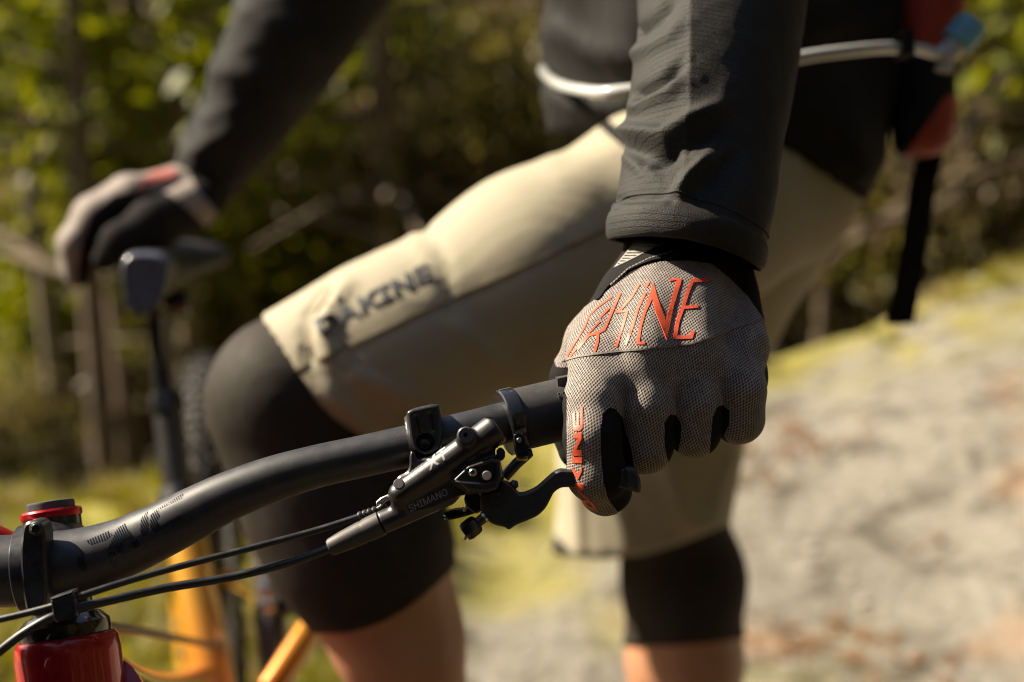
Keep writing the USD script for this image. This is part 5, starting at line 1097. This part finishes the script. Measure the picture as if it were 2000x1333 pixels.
SHR = [(70, 120, 'L', 1.2), (160, 175, 'L', .9), (60, 330, 'O', 1.1), (230, 60, 'B', 1.0), (230, 250, 'L', .7), (30, 450, 'B', .9), (60, 560, 'L', .9), (250, 430, 'B', .9), (470, 480, 'L', .9), (520, 380, 'O', .9), (600, 300, 'B', .8), (700, 200, 'B', 1.0), (820, 160, 'B', 1.0), (900, 260, 'O', 1.0), (760, 330, 'B', 1.1), (640, 400, 'O', .9), (680, 120, 'B', .9), (880, 360, 'B', .9), (800, 60, 'L', .6), (950, 60, 'B', .9), (560, 560, 'L', .7), (100, 680, 'O', 1.0), (200, 620, 'O', .8), (60, 830, 'L', .7), (150, 780, 'B', .8), (240, 870, 'B', .7), (480, 640, 'O', .8), (270, 720, 'L', .6), (1560, 600, 'D', .8), (1640, 500, 'O', .8), (1700, 430, 'L', .6), (1850, 430, 'O', .9), (1940, 300, 'B', 1.0), (1960, 480, 'D', .9), (1900, 540, 'L', .6), (1720, 560, 'D', .9), (1950, 120, 'B', 1.0), (1990, 230, 'B', .8), (1880, 380, 'D', .8), (430, 900, 'O', .6), (30, 930, 'D', .6)]
words = {'L': 'lime-green leafy shrub', 'O': 'olive-green leafy shrub', 'D': 'dark green leafy shrub', 'B': 'brown twiggy shrub'}
def where(u, v):
    c = 'at the left edge' if u < 110 else 'left of the saddle' if u < 300 else 'behind the saddle' if u < 560 else 'behind the raised thigh' if u < 1000 else 'right of the glove on the grip' if u < 1660 else 'behind the hanging strap' if u < 1830 else 'at the right edge'
    r = 'near the top' if v < 140 else 'in the upper part' if v < 320 else 'at glove height' if v < 500 else 'at saddle height' if v < 700 else 'low on the slope'
    return c + ', ' + r
seen, used_labels = {}, set()
for k, (u, v, kd_, s) in enumerate(SHR):
    lb = f'{words[kd_]} {where(u, v)}'
    for extra in ('', ', farther right' if u > seen.get(lb, u) else ', farther left', ', lowest of them', ', highest of them', ', palest of them', ', broadest of them'):
        if lb + extra not in used_labels: break
    seen.setdefault(lb, u); lb = lb + extra; used_labels.add(lb)
    shrub_at(u, v, 8.0 + 3.6 * float(rng.uniform()), kd_, lb, s * 1.3)
# leafless fallen limbs leaning at the right
for k, (a, bq, lab) in enumerate((((1850, 330, 6.0), (1990, 130, 6.4), 'pale leafless branch slanting up at the right edge above the ridge'), ((1870, 270, 6.0), (1960, 210, 6.1), 'short pale leafless branch beside the longer slanting one'), ((1790, 420, 5.8), (2060, 300, 6.4), 'thin pale fallen branch lowest at the right edge'))):
    p0, p1 = W(px(*a)), W(px(*bq)); t = thing('fallen_branch', lab, 'branch', p0)
    foot = np.array([p0[0] - (p1[0] - p0[0]) * 1.2, p0[1], p0[2] - (p1[2] - p0[2]) * 1.2]); foot[2] = min(foot[2], float(terrain(foot[0], foot[1])) + 0.02) if False else foot[2]
    obj('limb', tube(spline([foot, p0, p0 + (p1 - p0) * 0.5 + [0, 0.05, 0.04], p1], 20), np.linspace(0.028, 0.010, 20), 10), 'bark', t, smooth=60)
# the wood beyond: one mass of crowns
def wood():
    pi = UsdGeom.PointInstancer.Define(stage, '/World/far_wood'); tag(pi.GetPrim(), 'dark mixed wood filling the background behind everything', 'wood', kind='stuff')
    ps = []
    for k, (mt_, sd) in enumerate((('leaf_dark', 51), ('leaf_olive', 52), ('leaf_brown', 53), ('leaf_lime', 54))):
        path = f'/World/far_wood/crown_{k:03d}'; v, f = leaf_cloud(1500, (1.5, 1.5, 2.2), 0.16, sd, 18, 0.36); f = np.vstack([f[:, [0, 1, 2]], f[:, [0, 2, 3]]])
        usdkit.mesh(stage, path, (v, f), '/World/Looks/' + mt_); ps.append(path)
    pi.CreatePrototypesRel().SetTargets([Sdf.Path(p) for p in ps]); P_, I_, S_, O_ = [], [], [], []
    g = np.random.default_rng(77)
    for k in range(260):
        y = g.uniform(21, 46); x = g.uniform(-0.44, 0.44) * (y + 4); z = float(terrain(x, y)) + g.uniform(0.3, 8.5)
        P_.append((x, y, z)); I_.append(int(g.choice([0, 1, 2, 3], p=[0.42, 0.34, 0.14, 0.10]))); s = g.uniform(0.8, 1.5); S_.append((s, s, s)); a = g.uniform(0, math.pi); O_.append(Gf.Quath(math.cos(a), 0, 0, math.sin(a)))
    # the wood goes on round the clearing, on both sides and behind
    while len(P_) < 1000:
        a = g.uniform(-math.pi, math.pi); r = g.uniform(9, 26); x, y = r * math.sin(a), r * math.cos(a)
        if abs(a) < 0.55 or -1.65 < a < -0.5: continue
        P_.append((x, y, float(terrain(x, y)) + g.uniform(0.5, 2.0 + 0.85 * r))); I_.append(int(g.choice([0, 1, 2], p=[0.55, 0.33, 0.12]))); s = g.uniform(0.9, 1.6); S_.append((s, s, s)); a = g.uniform(0, math.pi); O_.append(Gf.Quath(math.cos(a), 0, 0, math.sin(a)))
    for k in range(240):      # low growth on the slopes to both sides
        a = g.choice([-1, 1]) * g.uniform(0.42, 1.5); r = g.uniform(8, 26); x, y = r * math.sin(a), r * math.cos(a); s = g.uniform(0.35, 0.8)
        P_.append((x, y, float(terrain(x, y)) + 1.2 * s)); I_.append(int(g.choice([0, 1, 2, 3], p=[0.4, 0.35, 0.17, 0.08]))); S_.append((s, s, s)); a = g.uniform(0, math.pi); O_.append(Gf.Quath(math.cos(a), 0, 0, math.sin(a)))
    pi.CreateProtoIndicesAttr(I_); pi.CreatePositionsAttr([Gf.Vec3f(*p) for p in P_]); pi.CreateScalesAttr([Gf.Vec3f(*s) for s in S_]); pi.CreateOrientationsAttr(O_)
wood()
# grass, moss and fallen leaves
def scatter(name, label, cat, protos, pts, smin_, smax_, seed, shrink=False):
    pi = UsdGeom.PointInstancer.Define(stage, '/World/' + name); tag(pi.GetPrim(), label, cat, kind='stuff'); ps = []
    for k, (m, mt_) in enumerate(protos):
        path = f'/World/{name}/tuft_{k:03d}'; usdkit.mesh(stage, path, m, '/World/Looks/' + mt_); ps.append(path)
    pi.CreatePrototypesRel().SetTargets([Sdf.Path(p) for p in ps]); g = np.random.default_rng(seed); n = len(pts)
    pi.CreateProtoIndicesAttr([int(i) for i in g.integers(0, len(ps), n)]); pi.CreatePositionsAttr([Gf.Vec3f(*map(float, p)) for p in pts])
    s = g.uniform(smin_, smax_, n) * (np.where(np.asarray(pts)[:, 0] > 0.1, 0.55, 1.0) if shrink else 1.0); pi.CreateScalesAttr([Gf.Vec3f(float(a), float(a), float(a)) for a in s])
    a = g.uniform(0, math.pi, n); pi.CreateOrientationsAttr([Gf.Quath(float(math.cos(x)), 0, 0, float(math.sin(x))) for x in a])
def tuft(seed, n=26, h=0.12, r=0.05):
    g = np.random.default_rng(seed); V, F = [], []
    for k in range(n):
        a = g.uniform(0, 2 * np.pi); b0 = np.array([math.cos(a), math.sin(a), 0]) * g.uniform(0, r); d = np.array([math.cos(a), math.sin(a), 0]) * g.uniform(0.1, 0.8); hh = h * g.uniform(0.5, 1.2); w_ = np.array([-math.sin(a), math.cos(a), 0]) * 0.003
        m = b0 + d * hh * 0.3 + [0, 0, hh * 0.7]; e = b0 + d * hh * 0.9 + [0, 0, hh]; i = len(V); V += [b0 - w_, b0 + w_, m + w_ * 0.7, m - w_ * 0.7, e]; F += [[i, i + 1, i + 2], [i, i + 2, i + 3], [i + 3, i + 2, i + 4]]
    return np.array(V), np.array(F)
g = np.random.default_rng(5)
x, y = g.uniform(-2.6, 3.2, 30000), g.uniform(1.2, 4.8, 30000); ov = y - ridge_y(x); nz = meshkit.fbm(np.stack([x * 2.2, y * 2.2, 0 * x], -1), 4, 21)
ok_ = ((ov > np.where(x > 0, -0.16, -0.5)) & (ov < np.where(x > 0, 0.10, 0.3)) & (nz > 0.42)) | ((x < -0.15) & (y > 1.7) & (ov < 0.5) & (nz > 0.40))
x, y = x[ok_][:4200], y[ok_][:4200]; pts = np.stack([x, y, terrain(x, y) - 0.005], -1)
scatter('grass', 'yellow-green grass and moss tufts along the crest of the outcrop', 'grass', [(tuft(1), 'grass_blade'), (tuft(2), 'grass_blade'), (tuft(3, 30, 0.06, 0.06), 'grass_blade'), (tuft(4), 'dry_grass')], pts, 0.35, 0.8, 2, shrink=True)
def litter(seed):
    v, f = leaf_cloud(14, (0.09, 0.09, 0.004), 0.020, seed, 14, 0.6); v[:, 2] = np.abs(v[:, 2]) * 0.12 + 0.002; return v, np.vstack([f[:, [0, 1, 2]], f[:, [0, 2, 3]]])
x, y = g.uniform(-2.5, 3.5, 20000), g.uniform(1.0, 4.6, 20000); nz = meshkit.fbm(np.stack([x * 1.7 + 9, y * 2.6, 0 * x], -1), 3, 33)
ok_ = (nz > 0.61) & (y < ridge_y(x)); x, y = x[ok_][:430], y[ok_][:430]; pts = np.stack([x, y, terrain(x, y) + 0.002], -1)
scatter('leaf_litter', 'brown fallen leaves lying in patches on the rock', 'leaves', [(litter(5), 'leaf_fallen'), (litter(6), 'leaf_fallen')], pts, 0.6, 1.2, 3)

def stones():
    g = np.random.default_rng(8); vs = []
    for k in range(16):
        x, y = g.uniform(-0.4, 2.4), g.uniform(1.7, 3.9)
        if y > float(ridge_y(np.array(x))) - 0.1: continue
        v, f = trimesh.creation.icosphere(2, 1.0).vertices, trimesh.creation.icosphere(2, 1.0).faces; v = v * (1 + 0.5 * (meshkit.fbm(v * 1.4 + k * 3.3, 3, k)[:, None] - 0.5)) * g.uniform(0.006, 0.018) * [1.2, 1.0, 0.7]
        vs.append((v + on(x, y, 0.0), f))
    o = obj('pebbles', join(*vs), 'boulder_rock', None, smooth=True); tag(o.prim, 'small grey pebbles strewn over the rock slab', 'pebbles', kind='stuff')
stones()
